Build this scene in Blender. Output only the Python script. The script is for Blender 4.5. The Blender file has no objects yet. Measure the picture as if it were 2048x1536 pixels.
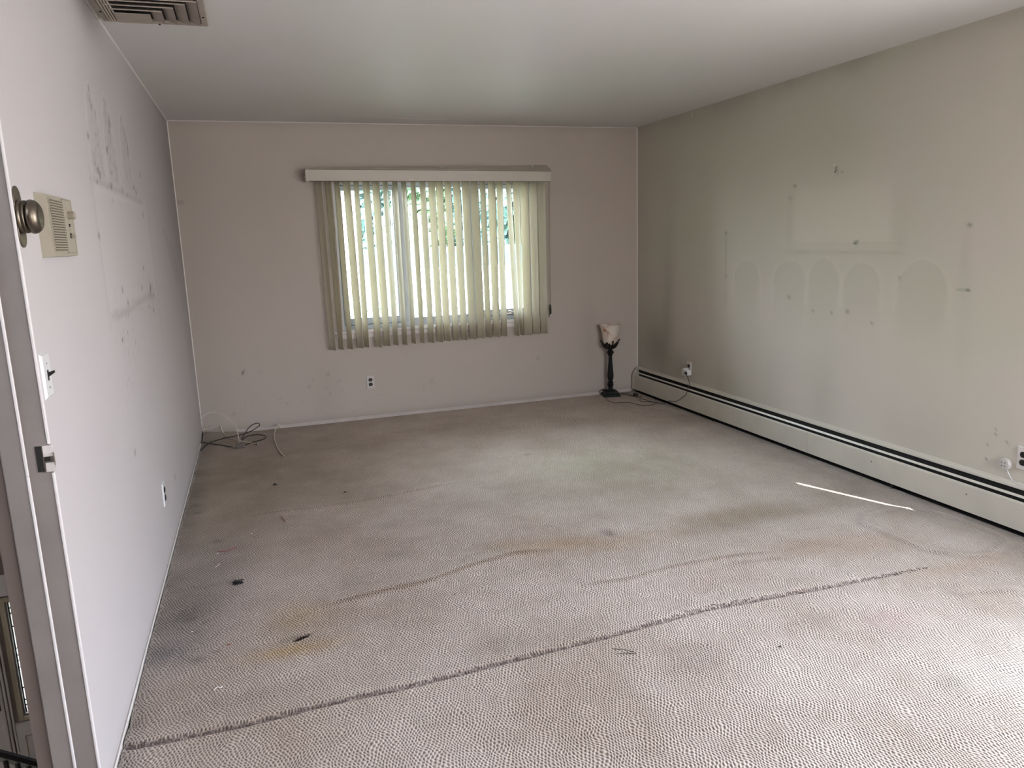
import bpy, bmesh, math, random
import numpy as np
from mathutils import Vector, Matrix, noise

random.seed(7)
rng = np.random.default_rng(7)
S = bpy.context.scene
C = S.collection
W, D, H = 3.927, 6.361, 2.44          # room: left wall x=0, right wall x=W, window wall y=D, floor z=0

# ------------------------------------------------------------------ camera
cam_d = bpy.data.cameras.new('camera')
cam = bpy.data.objects.new('camera', cam_d)
C.objects.link(cam)
S.camera = cam
cam_d.sensor_fit = 'HORIZONTAL'
cam_d.sensor_width = 36.0
cam_d.lens = 1497.4 / 2048 * 36.0
cam_d.clip_start = 0.05
cam_d.clip_end = 400
yaw, pitch, roll = 0.3223, -0.1908, -0.0338
_r = Vector((math.cos(yaw), -math.sin(yaw), 0))
_f = Vector((math.sin(yaw) * math.cos(pitch), math.cos(yaw) * math.cos(pitch), math.sin(pitch)))
_u = _r.cross(_f)
r2 = _r * math.cos(roll) + _u * math.sin(roll)
u2 = -_r * math.sin(roll) + _u * math.cos(roll)
cam.matrix_world = Matrix(((r2.x, u2.x, -_f.x, 0.5203), (r2.y, u2.y, -_f.y, 0.0),
                           (r2.z, u2.z, -_f.z, 1.481), (0, 0, 0, 1)))

# ------------------------------------------------------------------ exposure, sky, sun
vs = S.view_settings
vs.view_transform = 'Standard'
vs.look = 'None'
vs.gamma = 1.0
vs.exposure = 0.0
vs.use_curve_mapping = False
S.cycles.max_bounces = 10
S.cycles.diffuse_bounces = 7
S.cycles.sample_clamp_indirect = 6.0

world = bpy.data.worlds.new('sky')
S.world = world
world.use_nodes = True
wn = world.node_tree.nodes
wl = world.node_tree.links
bg = wn['Background']
tc = wn.new('ShaderNodeTexCoord')
sep = wn.new('ShaderNodeSeparateXYZ')
ramp = wn.new('ShaderNodeValToRGB')
wl.new(tc.outputs['Generated'], sep.inputs[0])
zmap = wn.new('ShaderNodeMapRange')
zmap.inputs[1].default_value = -1.0
wl.new(sep.outputs['Z'], zmap.inputs[0])
wl.new(zmap.outputs[0], ramp.inputs[0])
wl.new(ramp.outputs[0], bg.inputs[0])
ce = ramp.color_ramp.elements
ce[0].position = 0.480
ce[0].color = (0.33, 0.315, 0.29, 1)      # far ground
ce[1].position = 0.515
ce[1].color = (0.42, 0.40, 0.38, 1)       # hazy horizon
e_ = ce.new(0.72)
e_.color = (0.76, 0.86, 1.0, 1)
bg.inputs[1].default_value = 46.0

SUN_AZ = Vector((0.383, -0.924))     # horizontal direction towards the sun
SUN_TAN = 1.0
sun_d = bpy.data.lights.new('sun', 'SUN')
sun_d.energy = 40.0
sun_d.angle = math.radians(0.53)
sun_d.color = (1.0, 0.95, 0.88)
sun = bpy.data.objects.new('sun', sun_d)
C.objects.link(sun)
sun.rotation_euler = Vector((SUN_AZ.x, SUN_AZ.y, SUN_TAN)).to_track_quat('Z', 'Y').to_euler()


def opening_light(name, loc, look, sx, sy, power, col):
    """area lamp or portal added just outside an opening, standing in for daylight"""
    d = bpy.data.lights.new(name, 'AREA')
    d.shape = 'RECTANGLE'
    d.size = sx
    d.size_y = sy
    d.energy = power
    d.color = col
    o = bpy.data.objects.new(name, d)
    C.objects.link(o)
    o.location = loc
    o.rotation_euler = Vector(look).to_track_quat('-Z', 'Z').to_euler()
    return o


# sky portals at the glazed openings (sampling aid only, they give off no light of their own)
for nm, loc, look, sx, sy in (('portal_front', (2.04, D + 0.15, 1.38), (0, -1, 0), 1.7, 1.18), ('portal_patio', (W + 0.13, 0.82, 1.05), (-1, 0, 0), 1.34, 2.0),
                              ('portal_rear', (3.125, -1.64, 1.475), (0, 1, 0), 1.35, 1.05)):
    opening_light(nm, loc, look, sx, sy, 1.0, (1, 1, 1)).data.cycles.is_portal = True
# added lamps: skylight boost at the patio door, fill at an invented stairwell window
opening_light('added_patio_light', (W + 0.30, 0.82, 1.35), (-1, 0.05, -0.75), 1.5, 1.9, 36, (0.12, 0.40, 1.0))
opening_light('added_stairwell_light', (-1.45, D + 0.25, 1.15), (0, -1, -0.5), 1.6, 1.4, 5, (1.0, 0.97, 0.93))


# ------------------------------------------------------------------ helpers
def tag(o, label=None, cat=None, group=None, kind=None):
    if label: o['label'] = label
    if cat: o['category'] = cat
    if group: o['group'] = group
    if kind: o['kind'] = kind
    return o


def empty(name, loc=(0, 0, 0)):
    o = bpy.data.objects.new(name, None)
    C.objects.link(o)
    o.location = loc
    o.empty_display_size = 0.05
    return o


def obj(name, bm, mat, parent=None, smooth=False, bevel=0.0):
    if isinstance(bm, bmesh.types.BMesh):
        me = bpy.data.meshes.new(name)
        bmesh.ops.recalc_face_normals(bm, faces=bm.faces)
        bm.to_mesh(me)
        bm.free()
    else:
        me = bm
    o = bpy.data.objects.new(name, me)
    C.objects.link(o)
    if mat: me.materials.append(mat)
    if smooth:
        for p in me.polygons: p.use_smooth = True
    if bevel:
        m = o.modifiers.new('bevel', 'BEVEL')
        m.width = bevel
        m.segments = 2
        m.limit_method = 'ANGLE'
    if parent:
        o.parent = parent
        o.matrix_parent_inverse = Matrix.Translation(-Vector(parent.location))
        # keep world coordinates of the mesh while the parent stands at the thing's base
    return o


def box(bm, a, b, mat=None):
    x0, y0, z0 = a
    x1, y1, z1 = b
    vs_ = [bm.verts.new(p) for p in ((x0, y0, z0), (x1, y0, z0), (x1, y1, z0), (x0, y1, z0),
                                      (x0, y0, z1), (x1, y0, z1), (x1, y1, z1), (x0, y1, z1))]
    for f in ((0, 3, 2, 1), (4, 5, 6, 7), (0, 1, 5, 4), (1, 2, 6, 5), (2, 3, 7, 6), (3, 0, 4, 7)):
        bm.faces.new([vs_[i] for i in f])
    return vs_


def prism(bm, prof, origin, e1, e2, e3, length):
    """closed profile (a,b) in the e1/e2 plane, extruded along e3"""
    o = Vector(origin); e1 = Vector(e1); e2 = Vector(e2); e3 = Vector(e3)
    lo = [bm.verts.new(o + e1 * a + e2 * b) for a, b in prof]
    hi = [bm.verts.new(o + e1 * a + e2 * b + e3 * length) for a, b in prof]
    n = len(prof)
    bm.faces.new(lo)
    bm.faces.new(hi[::-1])
    for i in range(n):
        bm.faces.new((lo[i], lo[(i + 1) % n], hi[(i + 1) % n], hi[i]))


def smooth_path(pts, n=8):
    P = [Vector(p) for p in pts]
    P = [P[0] * 2 - P[1]] + P + [P[-1] * 2 - P[-2]]
    out = []
    for i in range(1, len(P) - 2):
        a, b, c, d = P[i - 1:i + 3]
        for k in range(n):
            t = k / n
            out.append(0.5 * ((2 * b) + (c - a) * t + (2 * a - 5 * b + 4 * c - d) * t * t + (3 * b - a - 3 * c + d) * t ** 3))
    out.append(P[-2])
    return out


def tube(bm, pts, r, seg=8, smooth=6, cap=True):
    P = smooth_path(pts, smooth) if smooth > 1 else [Vector(p) for p in pts]
    rs = r if callable(r) else (lambda t: r)
    rings = []
    up = Vector((0.13, 0.2, 1)).normalized()
    for i, p in enumerate(P):
        t = (P[min(i + 1, len(P) - 1)] - P[max(i - 1, 0)]).normalized()
        a = t.cross(up)
        if a.length < 0.1: a = t.cross(Vector((1, 0, 0)))
        a.normalize()
        b = t.cross(a)
        rr = rs(i / max(1, len(P) - 1))
        rings.append([bm.verts.new(p + (a * math.cos(2 * math.pi * k / seg) + b * math.sin(2 * math.pi * k / seg)) * rr) for k in range(seg)])
    for i in range(len(rings) - 1):
        for k in range(seg):
            bm.faces.new((rings[i][k], rings[i][(k + 1) % seg], rings[i + 1][(k + 1) % seg], rings[i + 1][k]))
    if cap:
        bm.faces.new(rings[0][::-1])
        bm.faces.new(rings[-1])


def lathe(bm, prof, origin, axis=(0, 0, 1), seg=32, sx=1.0, square=False, close=False):
    """profile of (radius, height) turned about an axis; square=True gives a four-sided turning"""
    ax = Vector(axis).normalized()
    t = Vector((1, 0, 0)) if abs(ax.x) < 0.9 else Vector((0, 1, 0))
    a = ax.cross(t).normalized()
    b = ax.cross(a)
    o = Vector(origin)
    rings = []
    for r, h in prof:
        ring = []
        for k in range(seg):
            th = 2 * math.pi * (k + 0.5) / seg
            ring.append(bm.verts.new(o + ax * h + (a * math.cos(th) + b * math.sin(th)) * max(r, 1e-5)))
        rings.append(ring)
    for i in range(len(rings) - 1):
        for k in range(seg):
            bm.faces.new((rings[i][k], rings[i][(k + 1) % seg], rings[i + 1][(k + 1) % seg], rings[i + 1][k]))
    bm.faces.new(rings[0][::-1])
    bm.faces.new(rings[-1])


# ------------------------------------------------------------------ materials
def mat(name, col, rough=0.6, metal=0.0, spec=0.5, bump=0.0, bscale=60.0, var=0.0, vscale=3.0, attr=None, col2=None):
    m = bpy.data.materials.new(name)
    m.use_nodes = True
    nt = m.node_tree
    N = nt.nodes
    L = nt.links
    b = N['Principled BSDF']
    b.inputs['Base Color'].default_value = (*col, 1)
    b.inputs['Roughness'].default_value = rough
    b.inputs['Metallic'].default_value = metal
    b.inputs['Specular IOR Level'].default_value = spec
    tcx = N.new('ShaderNodeTexCoord')
    src = None
    if var or col2:
        n = N.new('ShaderNodeTexNoise')
        n.inputs['Scale'].default_value = vscale
        n.inputs['Detail'].default_value = 4
        L.new(tcx.outputs['Object'], n.inputs['Vector'])
        mx = N.new('ShaderNodeMix')
        mx.data_type = 'RGBA'
        c2 = col2 if col2 else tuple(c * (1 - var) for c in col)
        mx.inputs[6].default_value = (*col, 1)
        mx.inputs[7].default_value = (*c2, 1)
        rp = N.new('ShaderNodeMapRange')
        rp.inputs[1].default_value = 0.35
        rp.inputs[2].default_value = 0.65
        L.new(n.outputs['Fac'], rp.inputs[0])
        L.new(rp.outputs[0], mx.inputs[0])
        src = mx.outputs[2]
    if attr:
        at = N.new('ShaderNodeAttribute')
        at.attribute_name = attr
        mm = N.new('ShaderNodeMix')
        mm.data_type = 'RGBA'
        mm.blend_type = 'MULTIPLY'
        mm.inputs[0].default_value = 1.0
        if src: L.new(src, mm.inputs[6])
        else: mm.inputs[6].default_value = (*col, 1)
        L.new(at.outputs['Color'], mm.inputs[7])
        src = mm.outputs[2]
    if src: L.new(src, b.inputs['Base Color'])
    if bump:
        n2 = N.new('ShaderNodeTexNoise')
        n2.inputs['Scale'].default_value = bscale
        n2.inputs['Detail'].default_value = 3
        L.new(tcx.outputs['Object'], n2.inputs['Vector'])
        bp = N.new('ShaderNodeBump')
        bp.inputs['Strength'].default_value = bump
        bp.inputs['Distance'].default_value = 0.01
        L.new(n2.outputs['Fac'], bp.inputs['Height'])
        L.new(bp.outputs[0], b.inputs['Normal'])
    return m


M = {}
M['wall_left'] = mat('paint_left', (0.485, 0.455, 0.46), 0.55, bump=0.05, bscale=25, attr='soot_and_shade')
M['wall_back'] = mat('paint_back', (0.435, 0.380, 0.337), 0.6, bump=0.05, bscale=25, attr='soot_and_shade')
M['wall_right'] = mat('paint_right', (0.545, 0.50, 0.445), 0.6, bump=0.05, bscale=25, attr='soot_and_shade', col2=(0.52, 0.50, 0.42), vscale=1.2)
M['paint'] = mat('paint_plain', (0.56, 0.51, 0.48), 0.6, bump=0.05, bscale=25)
M['ceiling'] = mat('ceiling_paint', (0.65, 0.63, 0.635), 0.52, spec=0.4, bump=0.10, bscale=2.2, col2=(0.63, 0.625, 0.61), vscale=1.3)
M['trim'] = mat('trim_paint', (0.66, 0.62, 0.60), 0.38, var=0.06, vscale=14, bump=0.04, bscale=60)
M['base_trim'] = mat('dull_trim_paint', (0.47, 0.42, 0.39), 0.5, var=0.12, vscale=10)
M['jamb'] = mat('jamb_paint', (0.25, 0.22, 0.21), 0.45, var=0.10, vscale=9, bump=0.06, bscale=45)
M['highlight'] = mat('highlight_paint', (0.74, 0.70, 0.70), 0.3, var=0.05, vscale=20)  # bright paint for the lit jamb edges and the nail's highlight
M['heater'] = mat('heater_enamel', (0.56, 0.53, 0.46), 0.42, var=0.08, vscale=6)
M['dark'] = mat('dark_slot', (0.012, 0.010, 0.010), 0.8)
M['fin'] = mat('dusty_fin', (0.05, 0.042, 0.045), 0.7)
M['vinyl'] = mat('window_vinyl', (0.46, 0.50, 0.55), 0.35)
M['gasket'] = mat('gasket_rubber', (0.015, 0.016, 0.02), 0.6)
M['blind_rail'] = mat('valance_vinyl', (0.50, 0.46, 0.40), 0.4, var=0.04, vscale=5)
M['brown_edge'] = mat('brown_edge', (0.14, 0.09, 0.06), 0.6)
M['cord_dark'] = mat('dark_rubber', (0.014, 0.011, 0.010), 0.45)
M['cord_brown'] = mat('brown_cord', (0.035, 0.018, 0.014), 0.45)
M['coax_white'] = mat('white_coax', (0.62, 0.56, 0.48), 0.45)
M['silver'] = mat('plated_metal', (0.62, 0.60, 0.56), 0.28, metal=1.0)
M['nickel'] = mat('dull_nickel', (0.24, 0.21, 0.20), 0.38, metal=1.0)
M['brass'] = mat('aged_brass', (0.20, 0.165, 0.125), 0.36, metal=1.0, col2=(0.155, 0.135, 0.11), vscale=30)
M['bronze'] = mat('dark_bronze', (0.055, 0.042, 0.035), 0.42, metal=0.7)
M['almond'] = mat('almond_plastic', (0.33, 0.295, 0.235), 0.4)
M['almond_dk'] = mat('tan_plastic', (0.20, 0.16, 0.12), 0.45)
M['greyknob'] = mat('grey_brown_plastic', (0.30, 0.26, 0.21), 0.4)
M['white_pl'] = mat('white_plastic', (0.62, 0.62, 0.63), 0.3)
M['plate'] = mat('beige_plate', (0.50, 0.47, 0.44), 0.35)
M['black_pl'] = mat('black_plastic', (0.006, 0.005, 0.005), 0.35)
M['vent'] = mat('vent_enamel', (0.36, 0.31, 0.265), 0.5, var=0.12, vscale=20)
M['lamp_black'] = mat('lamp_dark_metal', (0.006, 0.006, 0.006), 0.5, spec=0.2, col2=(0.010, 0.013, 0.011), vscale=40)
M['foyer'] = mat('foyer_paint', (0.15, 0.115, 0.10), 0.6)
M['door'] = mat('front_door_paint', (0.60, 0.56, 0.55), 0.45)
M['rail'] = mat('black_rail', (0.012, 0.011, 0.013), 0.4)
M['tan'] = mat('tan_moulding', (0.36, 0.30, 0.22), 0.5)
M['lawn'] = mat('lawn_grass', (0.030, 0.050, 0.013), 0.9, var=0.35, vscale=0.9)
M['concrete'] = mat('concrete', (0.62, 0.60, 0.55), 0.8, var=0.08, vscale=0.6)
M['siding'] = mat('house_siding', (0.86, 0.80, 0.78), 0.6)
M['roof'] = mat('roof_shingle', (0.20, 0.19, 0.20), 0.85, var=0.2, vscale=4)
M['leaf'] = mat('tree_leaf', (0.050, 0.105, 0.055), 0.7, col2=(0.09, 0.15, 0.07), vscale=1.5)
M['leaf2'] = mat('tree_leaf_blue', (0.045, 0.10, 0.085), 0.7, col2=(0.075, 0.13, 0.12), vscale=1.5)
M['bark'] = mat('bark', (0.10, 0.075, 0.05), 0.9)
M['teal'] = mat('teal_fence', (0.035, 0.085, 0.095), 0.6, var=0.2, vscale=2)
M['carpaint'] = mat('dark_blue_car', (0.015, 0.03, 0.07), 0.3)
M['tyre'] = mat('tyre', (0.02, 0.02, 0.02), 0.8)
M['red'] = mat('red_thread', (0.28, 0.05, 0.06), 0.7)
M['straw'] = mat('brown_straw', (0.22, 0.07, 0.045), 0.7)
M['white'] = mat('white_paper', (0.80, 0.78, 0.75), 0.6)
M['fluff'] = mat('black_fluff', (0.008, 0.008, 0.010), 0.9)
M['wire'] = mat('thin_wire', (0.09, 0.095, 0.085), 0.5, metal=0.6)

# clear glass that lets straight light through
g = bpy.data.materials.new('glass')
g.use_nodes = True
N = g.node_tree.nodes
L = g.node_tree.links
N.remove(N['Principled BSDF'])
tr = N.new('ShaderNodeBsdfTransparent')
gl = N.new('ShaderNodeBsdfGlossy')
gl.inputs['Roughness'].default_value = 0.02
tr.inputs[0].default_value = (0.95, 0.98, 0.97, 1)
fr = N.new('ShaderNodeFresnel')
fr.inputs[0].default_value = 1.45
mx = N.new('ShaderNodeMixShader')
L.new(fr.outputs[0], mx.inputs[0])
L.new(tr.outputs[0], mx.inputs[1])
L.new(gl.outputs[0], mx.inputs[2])
L.new(mx.outputs[0], N['Material Output'].inputs[0])
M['glass'] = g


def translucent(name, col, tcol, fac, rough=0.5):
    m = bpy.data.materials.new(name)
    m.use_nodes = True
    N = m.node_tree.nodes
    L = m.node_tree.links
    b = N['Principled BSDF']
    b.inputs['Base Color'].default_value = (*col, 1)
    b.inputs['Roughness'].default_value = rough
    t = N.new('ShaderNodeBsdfTranslucent')
    t.inputs[0].default_value = (*tcol, 1)
    x = N.new('ShaderNodeMixShader')
    x.inputs[0].default_value = fac
    L.new(b.outputs[0], x.inputs[1])
    L.new(t.outputs[0], x.inputs[2])
    L.new(x.outputs[0], N['Material Output'].inputs[0])
    return m


M['vane'] = translucent('vane_vinyl', (0.68, 0.64, 0.55), (0.88, 0.83, 0.68), 0.38, 0.45)

# alabaster lamp glass: cream with one rust-coloured swirl per side
m = translucent('alabaster_glass', (0.84, 0.76, 0.68), (0.8, 0.7, 0.6), 0.25, 0.3)
N = m.node_tree.nodes
L = m.node_tree.links
tcx = N.new('ShaderNodeTexCoord')
n = N.new('ShaderNodeTexNoise')
n.inputs['Scale'].default_value = 7.5
n.inputs['Detail'].default_value = 2.0
n.inputs['Distortion'].default_value = 1.2
mp = N.new('ShaderNodeMapping')
mp.inputs['Location'].default_value = (0.35, 1.1, 0.2)
L.new(tcx.outputs['Object'], mp.inputs[0])
L.new(mp.outputs[0], n.inputs['Vector'])
rp = N.new('ShaderNodeValToRGB')
rp.color_ramp.elements[0].position = 0.55
rp.color_ramp.elements[0].color = (0.84, 0.76, 0.68, 1)
rp.color_ramp.elements[1].position = 0.68
rp.color_ramp.elements[1].color = (0.42, 0.15, 0.05, 1)
L.new(n.outputs['Fac'], rp.inputs[0])
L.new(rp.outputs[0], N['Principled BSDF'].inputs['Base Color'])
M['alabaster'] = m

# looped berber carpet: staggered loops as colour and relief, stains and painted light from the mesh attribute
m = bpy.data.materials.new('berber_carpet')
m.use_nodes = True
N = m.node_tree.nodes
L = m.node_tree.links
b = N['Principled BSDF']
b.inputs['Roughness'].default_value = 0.95
b.inputs['Specular IOR Level'].default_value = 0.1
b.inputs['Sheen Weight'].default_value = 0.30
b.inputs['Sheen Roughness'].default_value = 0.45
b.inputs['Sheen Tint'].default_value = (1.0, 0.90, 0.80, 1)
tcx = N.new('ShaderNodeTexCoord')


def mathn(op, a, bb=None, c=None):
    n_ = N.new('ShaderNodeMath')
    n_.operation = op
    for i, v in enumerate((a, bb, c)):
        if v is None: continue
        if isinstance(v, (int, float)): n_.inputs[i].default_value = v
        else: L.new(v, n_.inputs[i])
    return n_.outputs[0]


wn1 = N.new('ShaderNodeTexNoise')
wn1.inputs['Scale'].default_value = 9.0
wn1.inputs['Detail'].default_value = 2.0
L.new(tcx.outputs['Object'], wn1.inputs['Vector'])
wn2 = N.new('ShaderNodeTexNoise')
wn2.inputs['Scale'].default_value = 70.0
wn2.inputs['Detail'].default_value = 1.0
L.new(tcx.outputs['Object'], wn2.inputs['Vector'])
s1 = N.new('ShaderNodeSeparateXYZ')
L.new(tcx.outputs['Object'], s1.inputs[0])
s2 = N.new('ShaderNodeSeparateColor')
L.new(wn1.outputs['Color'], s2.inputs[0])
s3 = N.new('ShaderNodeSeparateColor')
L.new(wn2.outputs['Color'], s3.inputs[0])
ux = mathn('ADD', mathn('ADD', s1.outputs[0], mathn('MULTIPLY', s2.outputs[0], 0.045)), mathn('MULTIPLY', s3.outputs[0], 0.0050))
uy = mathn('ADD', mathn('ADD', s1.outputs[1], mathn('MULTIPLY', s2.outputs[1], 0.050)), mathn('MULTIPLY', s3.outputs[1], 0.0060))
px, py = 0.0115, 0.0250
cx_ = mathn('COSINE', mathn('MULTIPLY', ux, 2 * math.pi / px / 1.0))
cy_ = mathn('COSINE', mathn('MULTIPLY', uy, 2 * math.pi / py))
lat = mathn('MULTIPLY', cx_, cy_)                      # +1 on the dark gaps of a staggered lattice
gap = N.new('ShaderNodeMapRange')
gap.inputs[1].default_value = 0.05
gap.inputs[2].default_value = 0.75
L.new(lat, gap.inputs[0])
fib = N.new('ShaderNodeTexNoise')
fib.inputs['Scale'].default_value = 450.0
fib.inputs['Detail'].default_value = 2.0
L.new(tcx.outputs['Object'], fib.inputs['Vector'])
big = N.new('ShaderNodeTexNoise')
big.inputs['Scale'].default_value = 1.7
big.inputs['Detail'].default_value = 6.0
big.inputs['Roughness'].default_value = 0.62
L.new(tcx.outputs['Object'], big.inputs['Vector'])
cr = N.new('ShaderNodeValToRGB')
cr.color_ramp.elements[0].position = 0.36
cr.color_ramp.elements[0].color = (0.335, 0.268, 0.220, 1)
cr.color_ramp.elements[1].position = 0.62
cr.color_ramp.elements[1].color = (0.455, 0.385, 0.338, 1)
L.new(big.outputs['Fac'], cr.inputs[0])
gm = N.new('ShaderNodeMix')
gm.data_type = 'RGBA'
gm.blend_type = 'MULTIPLY'
gm.inputs[7].default_value = (0.24, 0.22, 0.215, 1)
L.new(mathn('MULTIPLY', gap.outputs[0], 0.80), gm.inputs[0])
L.new(cr.outputs[0], gm.inputs[6])
fm = N.new('ShaderNodeMix')
fm.data_type = 'RGBA'
fm.blend_type = 'MULTIPLY'
fm.inputs[0].default_value = 1.0
L.new(gm.outputs[2], fm.inputs[6])
fmr = N.new('ShaderNodeMapRange')
fmr.inputs[1].default_value = 0.3
fmr.inputs[2].default_value = 0.7
fmr.inputs[3].default_value = 0.88
fmr.inputs[4].default_value = 1.14
L.new(fib.outputs['Fac'], fmr.inputs[0])
L.new(fmr.outputs[0], fm.inputs[7])
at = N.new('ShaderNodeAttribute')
at.attribute_name = 'stain_and_light'
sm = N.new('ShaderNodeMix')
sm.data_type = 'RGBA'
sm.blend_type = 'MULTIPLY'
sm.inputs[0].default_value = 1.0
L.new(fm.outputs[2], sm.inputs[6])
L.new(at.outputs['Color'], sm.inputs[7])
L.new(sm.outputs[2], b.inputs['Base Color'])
bp = N.new('ShaderNodeBump')
bp.inputs['Strength'].default_value = 0.75
bp.inputs['Distance'].default_value = 0.0035
hh = mathn('SUBTRACT', mathn('MULTIPLY', fib.outputs['Fac'], 0.35), lat)
L.new(hh, bp.inputs['Height'])
L.new(bp.outputs[0], b.inputs['Normal'])
M['carpet'] = m
M['yarn'] = mat('frayed_yarn', (0.24, 0.19, 0.18), 0.95, col2=(0.12, 0.09, 0.09), vscale=60)


# ------------------------------------------------------------------ numpy fields for dirt and painted light on walls and carpet
def gauss(X, Y, cx, cy, sx, sy, rot=0.0, p=2):
    c, s = math.cos(rot), math.sin(rot)
    dx, dy = X - cx, Y - cy
    u = (dx * c + dy * s) / sx
    v = (-dx * s + dy * c) / sy
    return np.exp(-(np.abs(u) ** p + np.abs(v) ** p))


def polydist(X, Y, pts):
    """distance to a polyline, signed side and fraction along it"""
    best = np.full(X.shape, 9e9)
    side = np.zeros(X.shape)
    frac = np.zeros(X.shape)
    n_ = len(pts) - 1
    for i in range(n_):
        ax, ay = pts[i]
        bx, by = pts[i + 1]
        dx, dy = bx - ax, by - ay
        l2 = dx * dx + dy * dy
        t = np.clip(((X - ax) * dx + (Y - ay) * dy) / l2, 0, 1)
        qx, qy = X - ax - t * dx, Y - ay - t * dy
        dd = np.sqrt(qx * qx + qy * qy)
        k = dd < best
        best = np.where(k, dd, best)
        side = np.where(k, np.sign(dx * (Y - ay) - dy * (X - ax)), side)
        frac = np.where(k, (i + t) / n_, frac)
    return best, side, frac


def vnoise(X, Y, sc, seed=0.0, oct=3):
    """cheap smooth value noise in 0..1"""
    tot = np.zeros(X.shape)
    amp, s = 1.0, sc
    norm = 0
    for o_ in range(oct):
        x = X * s + seed + o_ * 17.3
        y = Y * s + seed * 1.7 + o_ * 9.1
        xi, yi = np.floor(x), np.floor(y)
        xf, yf = x - xi, y - yi
        xf = xf * xf * (3 - 2 * xf)
        yf = yf * yf * (3 - 2 * yf)

        def h(a, b_):
            v = np.sin(a * 127.1 + b_ * 311.7 + seed) * 43758.5453
            return v - np.floor(v)
        v = (h(xi, yi) * (1 - xf) + h(xi + 1, yi) * xf) * (1 - yf) + (h(xi, yi + 1) * (1 - xf) + h(xi + 1, yi + 1) * xf) * yf
        tot += v * amp
        norm += amp
        amp *= 0.5
        s *= 2.1
    return tot / norm


def grid_mesh(name, us, vs_, place, keep=None, color=None, attr='soot_and_shade'):
    U, V = np.meshgrid(us, vs_, indexing='ij')
    P = place(U, V)
    co = np.stack(P, -1).reshape(-1, 3)
    nu, nv = len(us), len(vs_)
    I, J = np.meshgrid(np.arange(nu - 1), np.arange(nv - 1), indexing='ij')
    uc = (us[:-1] + us[1:]) / 2
    vc = (vs_[:-1] + vs_[1:]) / 2
    UC, VC = np.meshgrid(uc, vc, indexing='ij')
    k = np.ones(UC.shape, bool) if keep is None else keep(UC, VC)
    I, J = I[k], J[k]
    a = I * nv + J
    F = np.stack([a, a + nv, a + nv + 1, a + 1], -1)
    me = bpy.data.meshes.new(name)
    me.vertices.add(len(co))
    me.vertices.foreach_set('co', co.astype(np.float32).ravel())
    me.loops.add(F.size)
    me.loops.foreach_set('vertex_index', F.ravel().astype(np.int32))
    me.polygons.add(len(F))
    me.polygons.foreach_set('loop_start', (np.arange(len(F)) * 4).astype(np.int32))
    me.polygons.foreach_set('loop_total', np.full(len(F), 4, np.int32))
    me.update(calc_edges=True)
    if color is not None:
        R, G, B = color(U, V)
        ca = me.color_attributes.new(attr, 'FLOAT_COLOR', 'POINT')
        rgba = np.stack([R, G, B, np.ones(R.shape)], -1).reshape(-1).astype(np.float32)
        ca.data.foreach_set('color', rgba)
    return me


def lines(a, b, res, extra=()):
    n_ = max(1, int(round((b - a) / res)))
    l = list(np.linspace(a, b, n_ + 1))
    l = [x for x in l if all(abs(x - e) > res * 0.4 for e in extra)] + [e for e in extra if a < e < b]
    return np.array(sorted(set(l)))


def add_slab(me, boxes):
    bm = bmesh.new()
    bm.from_mesh(me)
    lay = bm.verts.layers.float_color.get('soot_and_shade') or bm.verts.layers.float_color.get('stain_and_light')
    for a, b_ in boxes:
        vv = box(bm, a, b_)
        if lay:
            for v in vv: v[lay] = (1, 1, 1, 1)
    bm.to_mesh(me)
    bm.free()


def white_fields(U):
    return np.ones(U.shape), np.ones(U.shape), np.ones(U.shape)


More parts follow.
